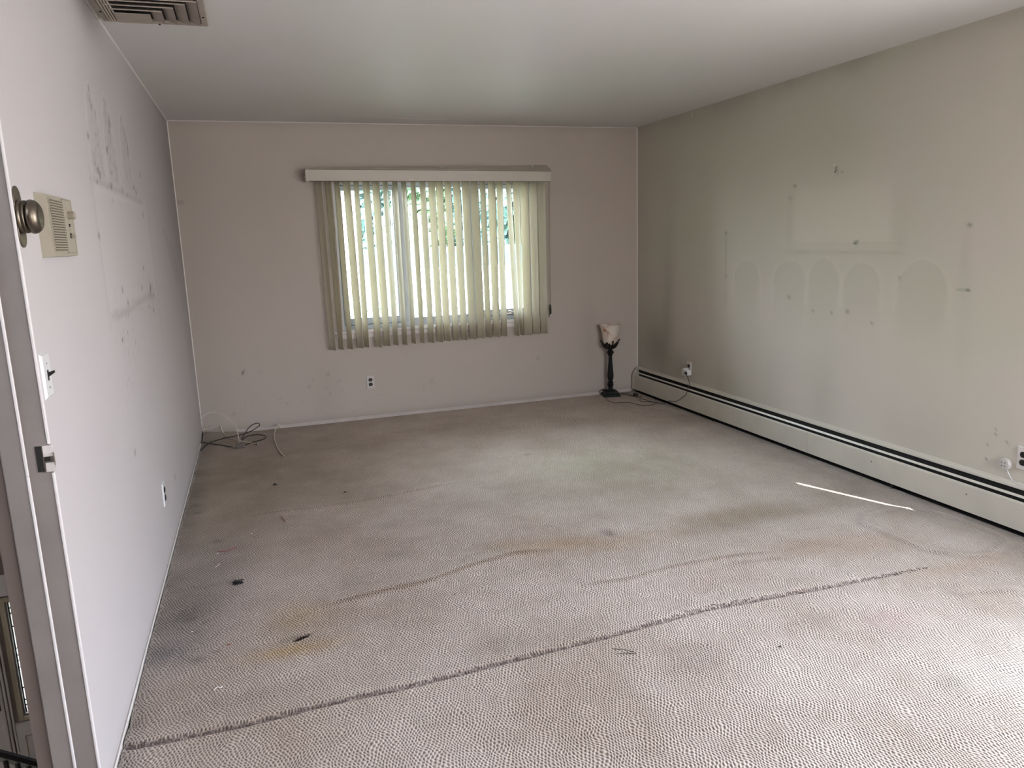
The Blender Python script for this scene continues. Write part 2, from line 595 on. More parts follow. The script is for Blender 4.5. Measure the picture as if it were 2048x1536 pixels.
# ------------------------------------------------------------------ left wall
def soot_and_shade_left(Y, Z):
    n1 = vnoise(Y, Z, 2.2, 3)
    n2 = vnoise(Y, Z, 14, 8)
    d = 0.05 * (n1 - 0.5) + np.zeros(Y.shape)
    # smoke film towards the far top corner, deepened to paint light falling off
    d += 0.32 * np.clip((Y - 3.0) / 3.3, 0, 1) ** 0.8 * np.clip((Z - 0.2) / 1.5, 0.25, 1)
    d += 0.14 * gauss(Y, Z, 6.3, 1.4, 0.5, 1.2)
    # dust at the ceiling beside the register
    d += 0.40 * gauss(Y, Z, 3.40, 2.43, 0.30, 0.10)
    # three tall lancet outlines left by a wall hanging, speckled inside
    for cy, hw, top in ((3.27, 0.14, 2.10), (3.60, 0.14, 2.12), (4.02, 0.16, 2.11)):
        t = np.clip((Z - 1.78) / (top - 1.78), 0, 1)
        half = hw * np.sqrt(np.clip(1 - t ** 1.6, 0, 1))
        e = np.abs(np.abs(Y - cy) - half)
        inside = (np.abs(Y - cy) < half) & (Z > 1.77) & (Z < top)
        d -= 0.10 * np.exp(-(e / 0.02) ** 2) * ((Z > 1.77) & (Z < top + 0.01))
        sp = vnoise(Y, Z, 48, cy * 3, 2)
        d += np.where(inside & (sp > 0.57), (sp - 0.57) * 2.0 * np.clip((Z - 1.70) * 2.4, 0.3, 1), 0)
        d += np.where(inside, 0.05, 0)
    # ledge lines
    zt = 1.757 - (Y - 3.15) * 0.010
    on = (Y > 3.12) & (Y < 4.42)
    d += np.where(on, 0.20 * np.exp(-((Z - zt + 0.014) / 0.011) ** 2), 0)
    d -= np.where(on, 0.06 * np.exp(-((Z - zt + 0.040) / 0.012) ** 2), 0)
    on = (Y > 3.12) & (Y < 4.46)
    zz = 1.250 + 0.008 * np.sin(Y * 5)
    d += np.where(on, (0.15 + 0.12 * n2) * np.exp(-((Z - zz) / 0.016) ** 4), 0)
    # lighter rectangle where the hanging was
    rect = (Y > 3.10) & (Y < 4.55) & (Z > 1.24) & (Z < 1.75)
    d -= np.where(rect, 0.05, 0)
    d += 0.09 * np.exp(-((Y - 4.57) / 0.02) ** 2) * ((Z > 1.0) & (Z < 1.75))
    d += 0.06 * np.exp(-((Y - 3.08) / 0.02) ** 2) * ((Z > 1.2) & (Z < 1.78))
    # leaning scuffs near the corner
    for a, b_ in (((5.25, 1.62), (5.72, 1.28)), ((5.40, 1.60), (5.82, 1.28)), ((5.60, 1.55), (5.95, 1.27))):
        dd, s, f = polydist(Y, Z, [a, b_])
        d += 0.11 * np.exp(-(dd / 0.028) ** 2)
    # scattered specks
    sp = vnoise(Y, Z, 60, 21, 1)
    zone = (gauss(Y, Z, 3.5, 1.78, 0.55, 0.10) + gauss(Y, Z, 3.9, 1.22, 0.6, 0.12) + 0.5 * gauss(Y, Z, 3.5, 1.05, 0.4, 0.2))
    d += np.where(sp > 0.86, (sp - 0.86) * 6 * np.clip(zone, 0, 1), 0)
    for (y, z) in ((3.136, 1.894), (3.245, 1.787), (3.273, 1.771), (3.508, 1.89), (3.491, 1.747), (4.447, 1.874),
                   (4.161, 1.79), (4.21, 1.77), (4.369, 1.668), (4.331, 1.305), (4.30, 1.29), (4.268, 1.274), (3.536, 1.272),
                   (3.439, 1.33), (4.319, 1.18), (3.285, 1.141), (3.088, 1.542), (4.138, 1.4), (4.35, 0.256), (3.23, 0.694), (4.0, 1.31)):
        d += 0.75 * gauss(Y, Z, y, z, 0.016, 0.011)
    d += 0.35 * (gauss(Y, Z, 4.30, 1.30, 0.015, 0.035, 0.5) + gauss(Y, Z, 4.40, 1.28, 0.012, 0.03, -0.3))
    # grime near the floor
    d += 0.20 * np.exp(-(Z / 0.035) ** 2) * (0.4 + n2)
    d = np.clip(d, -0.12, 0.85)
    return 1 - d, 1 - d * 1.02, 1 - d * 1.06


t_ = 0.131
ys = lines(2.068, D, 0.013)
zs = lines(0.0, H, 0.013)
me = grid_mesh('wall_left', ys, zs, lambda U, V: (np.zeros(U.shape), U, V), None, soot_and_shade_left)
add_slab(me, [((-t_, 2.072, -0.02), (-0.0008, D + 0.2, H + 0.02)),
              ((-t_, -2.0, -0.02), (0, 1.17, H + 0.02)),
              ((-t_, 1.17, 2.06), (-0.0008, 2.072, H + 0.02)),
              ((0, 1.17, 2.06), (0.0001, 2.068, H))])
tag(obj('wall_left', me, M['wall_left']), kind='structure')


# ------------------------------------------------------------------ back (window) wall
WX0, WX1, WZ0, WZ1 = 1.170, 2.915, 0.775, 1.985


def soot_back(X, Z):
    n1 = vnoise(X, Z, 1.8, 5)
    d = 0.05 * (n1 - 0.5) + np.zeros(X.shape)
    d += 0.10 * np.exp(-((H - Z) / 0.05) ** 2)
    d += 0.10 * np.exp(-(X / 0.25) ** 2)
    d += 0.10 * gauss(X, Z, 3.42, 0.55, 0.10, 0.40)
    d += 0.07 * gauss(X, Z, 1.0, 0.25, 0.12, 0.25) + 0.05 * gauss(X, Z, 0.5, 1.5, 0.5, 0.9)
    sp = vnoise(X, Z, 40, 31, 1)
    d += np.where(sp > 0.90, (sp - 0.90) * 3 * gauss(X, Z, 1.0, 0.2, 0.9, 0.3), 0)
    dd, s, f = polydist(X, Z, [(0.345, 0.478), (0.362, 0.512)])
    d += 0.75 * np.exp(-(dd / 0.006) ** 2)
    dd, s, f = polydist(X, Z, [(0.0, 1.84), (0.05, 1.839)])
    d += 0.35 * np.exp(-(dd / 0.008) ** 2)
    for (x, z) in ((0.86, 0.33), (1.02, 0.42), (1.9, 0.28), (0.25, 0.16), (2.9, 0.40)):
        d += 0.3 * gauss(X, Z, x, z, 0.010, 0.014)
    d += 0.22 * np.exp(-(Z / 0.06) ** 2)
    d = np.clip(d, -0.1, 0.85)
    return 1 - d, 1 - d * 1.02, 1 - d * 1.06


xs = lines(0, W, 0.016, (WX0, WX1))
zs = lines(0, H, 0.016, (WZ0, WZ1))
me = grid_mesh('wall_back', xs, zs, lambda U, V: (U, np.full(U.shape, D), V),
               lambda u, v: ~((u > WX0) & (u < WX1) & (v > WZ0) & (v < WZ1)), soot_back)
Y0, Y1 = D + 0.0008, D + 0.16
add_slab(me, [((-0.14, Y0, -3.2), (WX0, Y1, H + 0.1)), ((WX1, Y0, -3.2), (W + 0.14, Y1, H + 0.1)),
              ((WX0, Y0, -3.2), (WX1, Y1, WZ0)), ((WX0, Y0, WZ1), (WX1, Y1, H + 0.1))])
tag(obj('wall_back', me, M['wall_back']), kind='structure')


# ------------------------------------------------------------------ right wall
SY0, SY1, SZ0, SZ1 = 1.65, 2.372, 0.614, 1.640       # added unseen window whose slit casts the sun streak


def soot_right(Y, Z):
    n1 = vnoise(Y, Z, 1.6, 11)
    n2 = vnoise(Y * 5, Z * 0.7, 2.0, 4)           # vertical streaks
    n3 = vnoise(Y, Z, 9, 6)
    d = 0.07 * (n1 - 0.5) + np.zeros(Y.shape)
    # convection soot rising from the heater, strongest towards the corner
    up = np.exp(-np.clip(Z - 0.22, 0, 9) / 0.55)
    d += 0.15 * up * np.clip((Y - 3.2) / 2.8, 0.15, 1) * (0.45 + n2)
    d += 0.30 * gauss(Y, Z, 6.00, 0.48, 0.22, 0.26) + 0.14 * gauss(Y, Z, 5.82, 0.75, 0.10, 0.55)
    d += 0.20 * gauss(Y, Z, 5.55, 0.33, 0.22, 0.14) + 0.14 * gauss(Y, Z, 4.95, 0.30, 0.25, 0.20)
    d += 0.10 * gauss(Y, Z, 3.85, 0.38, 0.12, 0.30) + 0.10 * gauss(Y, Z, 3.15, 0.30, 0.3, 0.2)
    d += 0.07 * gauss(Y, Z, 5.78, 1.15, 0.10, 0.7) + 0.03 * gauss(Y, Z, 6.3, 1.3, 0.16, 1.3)
    # smoke at the ceiling line
    d += 0.12 * np.exp(-((H - Z) / 0.09) ** 2) * (0.5 + n3) + 0.12 * gauss(Y, Z, 4.25, 2.43, 0.25, 0.08) + 0.12 * gauss(Y, Z, 3.74, 2.42, 0.12, 0.05)
    d += 0.10 * gauss(Y, Z, 5.0, 2.36, 0.5, 0.14)
    # ghost of a picture: pale rectangle with a dusty sill
    rect = 1 / (1 + np.exp(-(Y - 3.39) / 0.012)) / (1 + np.exp((Y - 4.19) / 0.012)) / (1 + np.exp(-(Z - 1.39) / 0.012)) / (1 + np.exp((Z - 1.735) / 0.02))
    d -= 0.075 * rect
    d += 0.05 * gauss(Y, Z, 4.24, 1.55, 0.025, 0.17, p=2) + 0.05 * gauss(Y, Z, 3.31, 1.45, 0.05, 0.13)
    on = 1 / (1 + np.exp(-(Y - 3.30) / 0.02)) / (1 + np.exp((Y - 4.27) / 0.02))
    d += on * (0.05 * np.exp(-((Z - 1.335) / 0.012) ** 2) + (0.02 + 0.10 * n3) * np.exp(-((Z - 1.335) / 0.007) ** 2))
    d += on * 0.045 * np.exp(-((Z - 1.392) / 0.006) ** 2)
    d += 0.13 * (gauss(Y, Z, 4.10, 1.333, 0.06, 0.008) + gauss(Y, Z, 3.75, 1.333, 0.05, 0.007))
    # row of arched ghosts
    for cy, hw, top in ((4.69, 0.135, 1.275), (4.22, 0.150, 1.275), (3.90, 0.125, 1.29), (3.58, 0.130, 1.272), (3.15, 0.150, 1.292)):
        t = np.clip((Z - 1.12) / (top - 1.12), 0, 1)
        half = hw * np.sqrt(np.clip(1 - t ** 2, 0, 1))
        inside = 1 / (1 + np.exp((np.abs(Y - cy) - half) / 0.010)) * (Z < top) * np.clip((Z - 0.75) / 0.3, 0, 1)
        e = np.abs(Y - cy) - half
        d += 0.055 * inside
        d += 0.05 * np.exp(-((e) / 0.012) ** 2) * (Z < top) * (Z > 1.12)
        d -= 0.035 * np.exp(-((e - 0.03) / 0.018) ** 2) * (Z < top + 0.03) * (Z > 1.0)
    # drips and nail holes
    d += 0.16 * gauss(Y, Z, 4.955, 1.32, 0.012, 0.16, p=4) + 0.06 * gauss(Y, Z, 4.95, 1.0, 0.03, 0.2)
    d += 0.07 * gauss(Y, Z, 2.90, 1.32, 0.03, 0.16, p=2) + 0.04 * gauss(Y, Z, 2.87, 0.95, 0.04, 0.3)
    d += 0.25 * gauss(Y, Z, 2.90, 1.152, 0.035, 0.006, p=4)
    d += 0.30 * gauss(Y, Z, 3.822, 1.825, 0.012, 0.020)
    for (y, z, a, s_) in ((3.78, 1.813, .5, .007), (4.2, 1.763, .6, .010), (4.959, 1.475, .5, .010), (4.947, 1.15, .25, .015),
                          (2.886, 1.475, .55, .010), (2.865, 1.153, .8, .007), (3.64, 1.394, .7, .010), (3.302, 1.196, .6, .007),
                          (4.219, 1.033, .4, .012), (3.981, .959, .5, .008), (3.813, .960, .5, .008), (3.679, .98, .6, .010),
                          (3.481, .927, .5, .007), (2.65, .479, .6, .005), (2.645, .452, .5, .005), (2.685, .391, .5, .005),
                          (2.685, .31, .7, .005), (2.584, .427, .4, .006), (2.57, .417, .4, .004), (4.24, 1.688, .2, .015)):
        d += a * gauss(Y, Z, y, z, s_ * 1.3, s_)
    dd, s, f = polydist(Y, Z, [(3.655, 1.388), (3.625, 1.400)])
    d += 0.5 * np.exp(-(dd / 0.005) ** 2)
    d = np.clip(d, -0.14, 0.85)
    return 1 - d * 1.02, 1 - d * 0.98, 1 - d * 1.05


ys = lines(2.372, D, 0.0125)
zs = lines(0, H, 0.0125)
me = grid_mesh('wall_right', ys, zs, lambda U, V: (np.full(U.shape, W), U, V), None, soot_right)
X0, X1 = W + 0.0008, W + 0.14
add_slab(me, [((X0, SY1, -0.02), (X1, D + 0.1, H + 0.02)), ((W, -2.0, -0.02), (X1, 0.15, H + 0.02)), ((W, 0.15, 2.10), (X1, 1.50, H + 0.02)), ((W, 1.50, -0.02), (X1, SY0, H + 0.02)),
              ((W, SY0, -0.02), (X1, SY1, SZ0)), ((W, SY0, SZ1), (X1, SY1, H + 0.02))])
tag(obj('wall_right', me, M['wall_right']), kind='structure')

# rear wall with an unseen opening added for fill light
bm = bmesh.new()
for (a, b_, c_, d_) in ((-.14, -.02, 2.45, H + .02), (3.8, -.02, W + .14, H + .02), (2.45, -.02, 3.8, .95), (2.45, 2.0, 3.8, H + .02)):
    box(bm, (a, -1.66, b_), (c_, -1.5, d_))
tag(obj('wall_rear', bm, M['paint']), kind='structure')

# ------------------------------------------------------------------ ceiling
xs = lines(0, W, 0.03)
yy = lines(1.0, D, 0.015)


def ceil_place(U, V):
    z = np.full(U.shape, H)
    z = z - 0.0022 * (vnoise(U, V, 1.3, 2) - 0.5) * np.clip((V - 3.5) / 2, 0, 1) * 2
    # taped seams of the plasterboard near the window
    z = z - 0.0060 * np.exp(-((V - 6.12 - 0.02 * np.sin(U * 3)) / 0.018) ** 2) * np.clip(1.2 - np.abs(U - 1.85) * 2.2, 0, 1)
    z = z - 0.0030 * np.exp(-((V - 5.70) / 0.16) ** 2) * np.clip(1 - np.abs(U - 2.1) * 0.55, 0, 1)
    e = np.minimum(np.minimum(U, W - U), np.minimum(V - 1.0, D - V))
    return U, V, z


me = grid_mesh('ceiling', xs, yy, ceil_place)
for p in me.polygons: p.use_smooth = True
add_slab(me, [((-0.14, -1.7, H), (W + 0.14, 1.0, H + 0.12)), ((-3.2, 1.0, H + 0.004), (W + 0.14, D + 0.2, H + 0.12)),
              ((-3.2, 2.9, H + 0.10), (W + 0.14, D + 0.16, H + 0.18)), ((W, -4, H + 0.12), (W + 0.45, 1.50, H + 0.20)), ((W, -4, H + 0.12), (W + 2.2, 0.42, H + 0.20))])  # last two slabs: unseen overhang added to block the sun
tag(obj('ceiling', me, M['ceiling']), kind='structure')

# ------------------------------------------------------------------ carpeted floor
R1 = [(0.341, 4.282), (0.777, 4.245), (1.219, 4.281), (1.597, 4.365)]
R2 = [(0.648, 3.01), (0.817, 3.036), (1.107, 3.068), (1.363, 3.156), (1.575, 3.2), (1.818, 3.16)]
R3 = [(1.705, 2.781), (1.929, 2.749), (2.174, 2.784), (2.461, 2.779), (2.711, 2.745)]
R3b = [(2.44, 2.711), (2.707, 2.668)]
SEAM = [(0.012, 2.319), (0.125, 2.312), (0.373, 2.305), (0.657, 2.32), (0.908, 2.317), (1.219, 2.335), (1.622, 2.355), (2.081, 2.395), (2.452, 2.379), (2.925, 2.357), (3.196, 2.351)]
R4 = [(3.334, 2.849), (3.338, 2.656), (3.348, 2.491), (3.434, 2.381), (3.554, 2.33), (3.75, 2.39), (3.80, 2.468), (3.80, 2.682), (3.770, 2.856), (3.642, 2.956), (3.426, 2.923), (3.334, 2.849)]
R5 = [(3.269, 5.394), (3.423, 5.556), (3.645, 5.612), (3.776, 5.46), (3.789, 5.058)]
R7 = [(3.077, 2.119), (3.383, 2.039)]
STAINS_AND_LIGHT = [  # x, y, radius x, radius y, turn, strength, tint (how much r,g,b drop)
    (2.844, 3.203, .42, .13, .05, .40, (.9, 1, 1.2)), (3.25, 3.10, .30, .09, 0, .22, (.9, 1, 1.2)), (2.55, 3.08, .3, .07, .1, .12, (.9, 1, 1.2)),
    (1.791, 3.22, .22, .07, -.1, .26, (.35, .7, 1.3)), (2.10, 3.12, .3, .08, 0, .16, (.3, .6, 1.1)), (1.60, 3.33, .16, .06, 0, .12, (.4, .7, 1.2)),
    (0.564, 2.954, .10, .12, 0, .20, (.4, .7, 1.6)), (0.534, 2.70, .16, .05, 0, .24, (.3, .7, 1.6)), (0.72, 2.93, .10, .10, 0, .16, (.8, 1, 1.2)),
    (0.10, 3.15, .12, .35, 0, .22, (1.15, 1, .8)), (0.10, 2.85, .12, .10, 0, .26, (1.1, 1, .85)), (0.20, 3.5, .18, .5, 0, .22, (1.1, 1, .85)),
    (0.30, 5.3, .55, .9, 0, .24, (.8, .95, 1.2)), (0.9, 5.0, .6, .6, .1, .16, (.8, .95, 1.2)), (0.25, 4.3, .35, .9, 0, .20, (.85, .95, 1.1)),
    (0.05, 5.0, .07, 1.6, 0, .25, (1, 1, 1)), (2.087, 3.247, .045, .05, 0, .34, (1, 1, 1)), (1.058, 3.408, .09, .06, 0, .16, (1, 1, 1)),
    (1.055, 3.831, .08, .05, 0, .12, (1, 1, 1)), (1.329, 3.711, .08, .06, 0, .10, (1, 1, 1)), (1.20, 3.56, .10, .04, .4, .12, (1, 1, 1)),
    (2.719, 2.046, .14, .09, 0, .12, (.5, 1, .9)), (2.556, 1.66, .07, .06, 0, .22, (1, .9, 1)), (1.832, 2.07, .12, .05, .2, .15, (1, 1, 1)),
    (2.40, 4.3, .6, .5, 0, .07, (1.2, .6, 1.6)), (2.9, 4.1, .6, .6, 0, .08, (1, .7, 1.5)), (2.35, 2.60, .25, .1, 0, .05, (.5, 1, 1)),  # greenish patches paint window light falling on the carpet
    (2.398, 2.137, .10, .05, 0, .12, (.9, 1, 1)), (1.868, 2.161, .10, .05, 0, .14, (.9, 1, 1)), (0.794, 3.199, .12, .05, 0, .10, (1, 1, 1)),
    (2.973, 2.715, .22, .08, 0, .20, (.6, .9, 1.2)), (3.2, 2.62, .25, .10, 0, .16, (.6, .9, 1.2)), (0.218, 2.436, .2, .05, 0, .12, (1, 1, 1)),
    (0.971, 2.722, .12, .08, 0, .10, (.9, 1, 1.2)), (1.256, 2.446, .2, .06, 0, .08, (1, 1, 1)), (0.606, 2.46, .2, .05, 0, .10, (.9, 1, 1)),
    (3.74, 3.9, .10, 1.7, 0, .22, (1, 1, 1)), (3.55, 3.25, .16, .25, 0, .16, (.9, .9, 1)), (3.6, 5.6, .3, .5, 0, .14, (.9, 1, 1.1)),
    (3.40, 2.30, .35, .05, 0, .14, (.4, .8, 1.2)), (1.79, 3.586, .12, .08, 0, .09, (.4, .7, 1.2)),
    (1.0, 5.6, .2, .1, 0, .08, (1, 1, 1)), (2.2, 4.75, .03, .02, 0, .3, (.6, 1, 1)),
    (3.64, 3.22, .07, .05, 0, .18, (1, 1, 1)), (3.70, 2.22, .10, .12, 0, .12, (1, 1, .9)),
]


def carpet_height(X, Y):
    z = 0.0035 * (vnoise(X, Y, 2.2, 9) - 0.5) + 0.0
    for pts, h_, w_ in ((R1, .010, .034), (R2, .014, .036), (R3, .009, .034), (R3b, .005, .02), (R7, .004, .02)):
        dd, s, f = polydist(X, Y, pts)
        fade = np.clip(np.sin(np.clip(f, 0, 1) * math.pi) * 2.2, 0, 1)
        off = dd * s
        z = z + h_ * fade * np.exp(-np.where(off > 0, off / (w_ * 1.9), off / (w_ * 0.62)) ** 2)
    dd, s, f = polydist(X, Y, SEAM)
    fade = np.clip((1 - f) * 6, 0, 1)
    off = dd * s
    z = z + 0.007 * fade * np.exp(-np.where(off > 0, off / .06, off / .010) ** 2)
    z = z - 0.008 * fade * np.exp(-((off + 0.012) / .010) ** 2)
    dd, s, f = polydist(X, Y, R4)
    z = z + 0.006 * np.exp(-(dd / .022) ** 2)
    z = z + 0.004 * gauss(X, Y, 3.58, 2.65, .2, .25, p=6)
    dd, s, f = polydist(X, Y, R5)
    z = z + 0.006 * np.exp(-(dd / .035) ** 2)
    z = z - 0.014 * gauss(X, Y, 2.087, 3.247, .03, .035)
    z = z - 0.020 * gauss(X, Y, 0.562, 2.784, .030, .009, .45) + 0.004 * gauss(X, Y, 0.562, 2.800, .05, .012, .45) - 0.005 * gauss(X, Y, 0.47, 2.79, .06, .03)
    z = z - 0.010 * gauss(X, Y, 2.85, 3.17, .40, .12)
    # turned-up corner by the cables, puckers on the left edge
    z = z + 0.035 * gauss(X, Y, 0.02, 6.36, .13, .12) + 0.012 * gauss(X, Y, 0.22, 6.34, .10, .05)
    z = z + 0.010 * np.exp(-(X / .03) ** 2) * vnoise(X, Y, 3.0, 5)
    return np.maximum(z, -0.02) + 0.004


def carpet_stain_and_light(X, Y):
    r = np.ones(X.shape); g_ = np.ones(X.shape); b_ = np.ones(X.shape)
    nz = vnoise(X, Y, 7, 13)
    for cx, cy, sx, sy, rot, st, tint in STAINS_AND_LIGHT:
        k = gauss(X, Y, cx, cy, sx, sy, rot) * min(st * 1.25, .6) * (0.60 + 0.8 * nz)
        r *= 1 - k * tint[0]; g_ *= 1 - k * tint[1]; b_ *= 1 - k * tint[2]
    for pts, a, w_ in ((R1, .28, .010), (R2, .46, .012), (R3, .30, .012), (R3b, .25, .010), (R7, .15, .012)):  # paints shade, with some dirt, on the near side of ridges
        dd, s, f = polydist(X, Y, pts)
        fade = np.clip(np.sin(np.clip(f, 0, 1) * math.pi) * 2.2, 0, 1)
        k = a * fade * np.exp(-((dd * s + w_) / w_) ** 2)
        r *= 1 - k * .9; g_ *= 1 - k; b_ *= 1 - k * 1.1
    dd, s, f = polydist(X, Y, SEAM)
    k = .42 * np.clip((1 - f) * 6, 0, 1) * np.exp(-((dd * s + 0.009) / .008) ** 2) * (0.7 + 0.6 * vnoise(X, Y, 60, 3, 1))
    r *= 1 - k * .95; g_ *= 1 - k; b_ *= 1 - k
    dd, s, f = polydist(X, Y, R4)
    k = .14 * np.exp(-((np.abs(dd) - .03) / .02) ** 2)
    r *= 1 - k; g_ *= 1 - k; b_ *= 1 - k
    k = np.clip(1.9 * gauss(X, Y, 0.562, 2.784, .028, .008, .45), 0, .97) + .35 * gauss(X, Y, 0.545, 2.782, .05, .02)
    r *= 1 - k * .96; g_ *= 1 - k; b_ *= 1 - k
    for (x, y, a, s_) in ((.516, 4.793, .8, .016), (.915, 4.458, .9, .012), (.21, 3.947, .55, .02), (.01, 3.459, .4, .02), (.13, 3.15, .35, .06),
                          (.065, 4.589, .5, .02), (.08, 4.45, .45, .025), (2.189, 2.045, .85, .007), (.253, 2.797, .5, .010), (.189, 2.76, .45, .02),
                          (.14, 3.1, .4, .02), (.20, 3.05, .6, .008), (.17, 2.98, .6, .008), (1.2, 2.9, .6, .007), (2.1, 2.05, .5, .006)):
        k = a * gauss(X, Y, x, y, s_ * 1.3, s_)
        r *= 1 - k; g_ *= 1 - k; b_ *= 1 - k
    # carpet lightened in front of the window to paint missing window light
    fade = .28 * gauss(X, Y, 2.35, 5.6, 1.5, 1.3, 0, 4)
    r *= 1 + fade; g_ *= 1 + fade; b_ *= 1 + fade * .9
    # darker along the walls and under the heater
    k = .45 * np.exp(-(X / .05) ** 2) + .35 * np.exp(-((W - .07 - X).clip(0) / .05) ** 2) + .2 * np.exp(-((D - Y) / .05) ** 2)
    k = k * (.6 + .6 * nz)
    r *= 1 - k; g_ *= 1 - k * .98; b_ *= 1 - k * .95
    return r.clip(.03, 1.3), g_.clip(.03, 1.3), b_.clip(.03, 1.3)


xs = lines(0.006, W, 0.0115)
yy = lines(1.45, D, 0.0115)
xs = np.array(sorted(set(xs) | set(np.linspace(.505, .615, 48))))      # finer mesh round the torn hole
yy = np.array(sorted(set(yy) | set(np.linspace(2.745, 2.825, 44))))
yy = np.array(sorted(set(yy) | set(np.linspace(2.285, 2.40, 40))))     # and along the seam


def carpet_place(U, V):
    z = carpet_height(U, V)
    x = U.copy()
    x[0, :] += 0.010 * vnoise(V[0, :], V[0, :] * 0, 14, 3) - 0.001
    x[1, :] += 0.004 * vnoise(V[1, :], V[1, :] * 0, 14, 3)
    return x, V, z


me = grid_mesh('floor', xs, yy, carpet_place, None, carpet_stain_and_light, 'stain_and_light')
for p in me.polygons: p.use_smooth = True
add_slab(me, [((-0.10, -1.5, -0.25), (W + 0.02, D + 0.02, -0.018)), ((0.0, -1.5, -0.018), (W, 1.45, 0.004))])
floor = tag(obj('floor', me, M['carpet']), kind='structure')


def cz(x, y):
    return float(carpet_height(np.array([x]), np.array([y]))[0])


# frayed yarn ends standing along the carpet seam and at the left wall
bm = bmesh.new()
seam_pts = smooth_path([(x, y - 0.008, 0) for x, y in SEAM], 14)
for i, p in enumerate(seam_pts):
    nn = 5 if i / len(seam_pts) < 0.93 else 2
    for k in range(nn):
        q = p + Vector((random.uniform(-.014, .014), random.uniform(-.007, .004), 0))
        q.z = cz(q.x, q.y) - 0.001
        a = random.uniform(0, 6.28)
        l = random.uniform(.005, .012)
        d_ = Vector((math.cos(a), math.sin(a), 0)) * l
        tube(bm, [q, q + d_ * 0.5 + Vector((0, 0, random.uniform(.003, .007))), q + d_ + Vector((0, 0, random.uniform(0, .006)))], 0.0014, 4, 2)
fy = obj('frayed_seam', bm, M['yarn'], floor)
tag(fy, 'dark frayed yarn ends along the carpet seam', kind='stuff')
bm = bmesh.new()
for i in range(620):
    y = 2.1 + (D - 2.2) * (i / 620) ** 1.6 + random.uniform(-.005, .005)
    q = Vector((0.012 + random.uniform(-.003, .008), y, 0))
    q.z = cz(q.x, q.y)
    a = random.uniform(-1.4, 1.4) + (math.pi if random.random() < .55 else 0)
    l = random.uniform(.005, .016)
    e = q + Vector((math.cos(a) * l, math.sin(a) * l, 0))
    e.x = max(e.x, 0.012)
    tube(bm, [q, (q + e) / 2 + Vector((0, 0, random.uniform(.002, .008))), e + Vector((0, 0, random.uniform(-.001, .006)))], 0.0009, 4, 2)
fy = obj('frayed_edge', bm, mat('frayed_edge_yarn', (0.34, 0.30, 0.27), .95), floor)
tag(fy, 'pale frayed carpet edge along the left wall', kind='stuff')

# ------------------------------------------------------------------ trims
bm = bmesh.new()
prism(bm, [(0, -0.01), (0, 0.030), (-0.008, 0.034), (-0.013, 0.028), (-0.013, -0.01)], (0.25, D, 0), (0, 1, 0), (0, 0, 1), (1, 0, 0), W - 0.33)
tag(obj('baseboard_back', bm, M['base_trim']), kind='structure')
bm = bmesh.new()
prism(bm, [(0.0, -0.01), (0, 0.020), (0.005, 0.022), (0.007, 0.018), (0.007, -0.01)], (0, 2.07, 0), (1, 0, 0), (0, 0, 1), (0, 1, 0), 4.0)
tag(obj('baseboard_left', bm, M['trim']), kind='structure')
for i, (x, w_) in enumerate(((0.0, 1), (W, -1))):
    bm = bmesh.new()
    prism(bm, [(0, 0), (w_ * 0.007, 0), (0, -0.007)], (x, D, 0.05), (1, 0, 0), (0, 1, 0), (0, 0, 1), H - 0.06)
    tag(obj('trim_%d' % (i + 1), bm, M['trim']), kind='structure')
bm = bmesh.new()
prism(bm, [(0, 0), (0, -0.006), (-0.006, 0)], (0, D, H - .001), (0, 1, 0), (0, 0, 1), (1, 0, 0), W)
tag(obj('trim_3', bm, M['trim']), kind='structure')
bm = bmesh.new()
prism(bm, [(0, 0), (0, -0.006), (0.006, 0)], (0, 2.1, H - .001), (1, 0, 0), (0, 0, 1), (0, 1, 0), D - 2.1)
tag(obj('trim_4', bm, M['trim']), kind='structure')

# ------------------------------------------------------------------ window 1 (three lights) with sill and apron
win = empty('window_1', ((WX0 + WX1) / 2, D + 0.08, WZ0))
tag(win, kind='structure')
YF0, YF1 = D + 0.055, D + 0.125
bm = bmesh.new()
box(bm, (WX0, YF0, WZ0), (WX0 + .034, YF1, WZ1))
box(bm, (WX1 - .034, YF0, WZ0), (WX1, YF1, WZ1))
box(bm, (WX0 + .034, YF0, WZ1 - .034), (WX1 - .034, YF1, WZ1))
box(bm, (WX0 + .034, YF0, WZ0), (WX1 - .034, YF1, WZ0 + .044))
for xm in (1.735, 2.330):
    box(bm, (xm - .029, YF0, WZ0 + .044), (xm + .029, YF1, WZ1 - .034))
obj('frame', bm, M['vinyl'], win, bevel=.003)
# white liners of the reveal
bm = bmesh.new()
box(bm, (WX0, D - .004, WZ0 + .003), (WX0 + .010, YF0, WZ1))
box(bm, (WX1 - .010, D - .004, WZ0 + .003), (WX1, YF0, WZ1))
box(bm, (WX0 + .010, D - .004, WZ1 - .010), (WX1 - .010, YF0, WZ1))
obj('reveal_liner', bm, M['trim'], win)


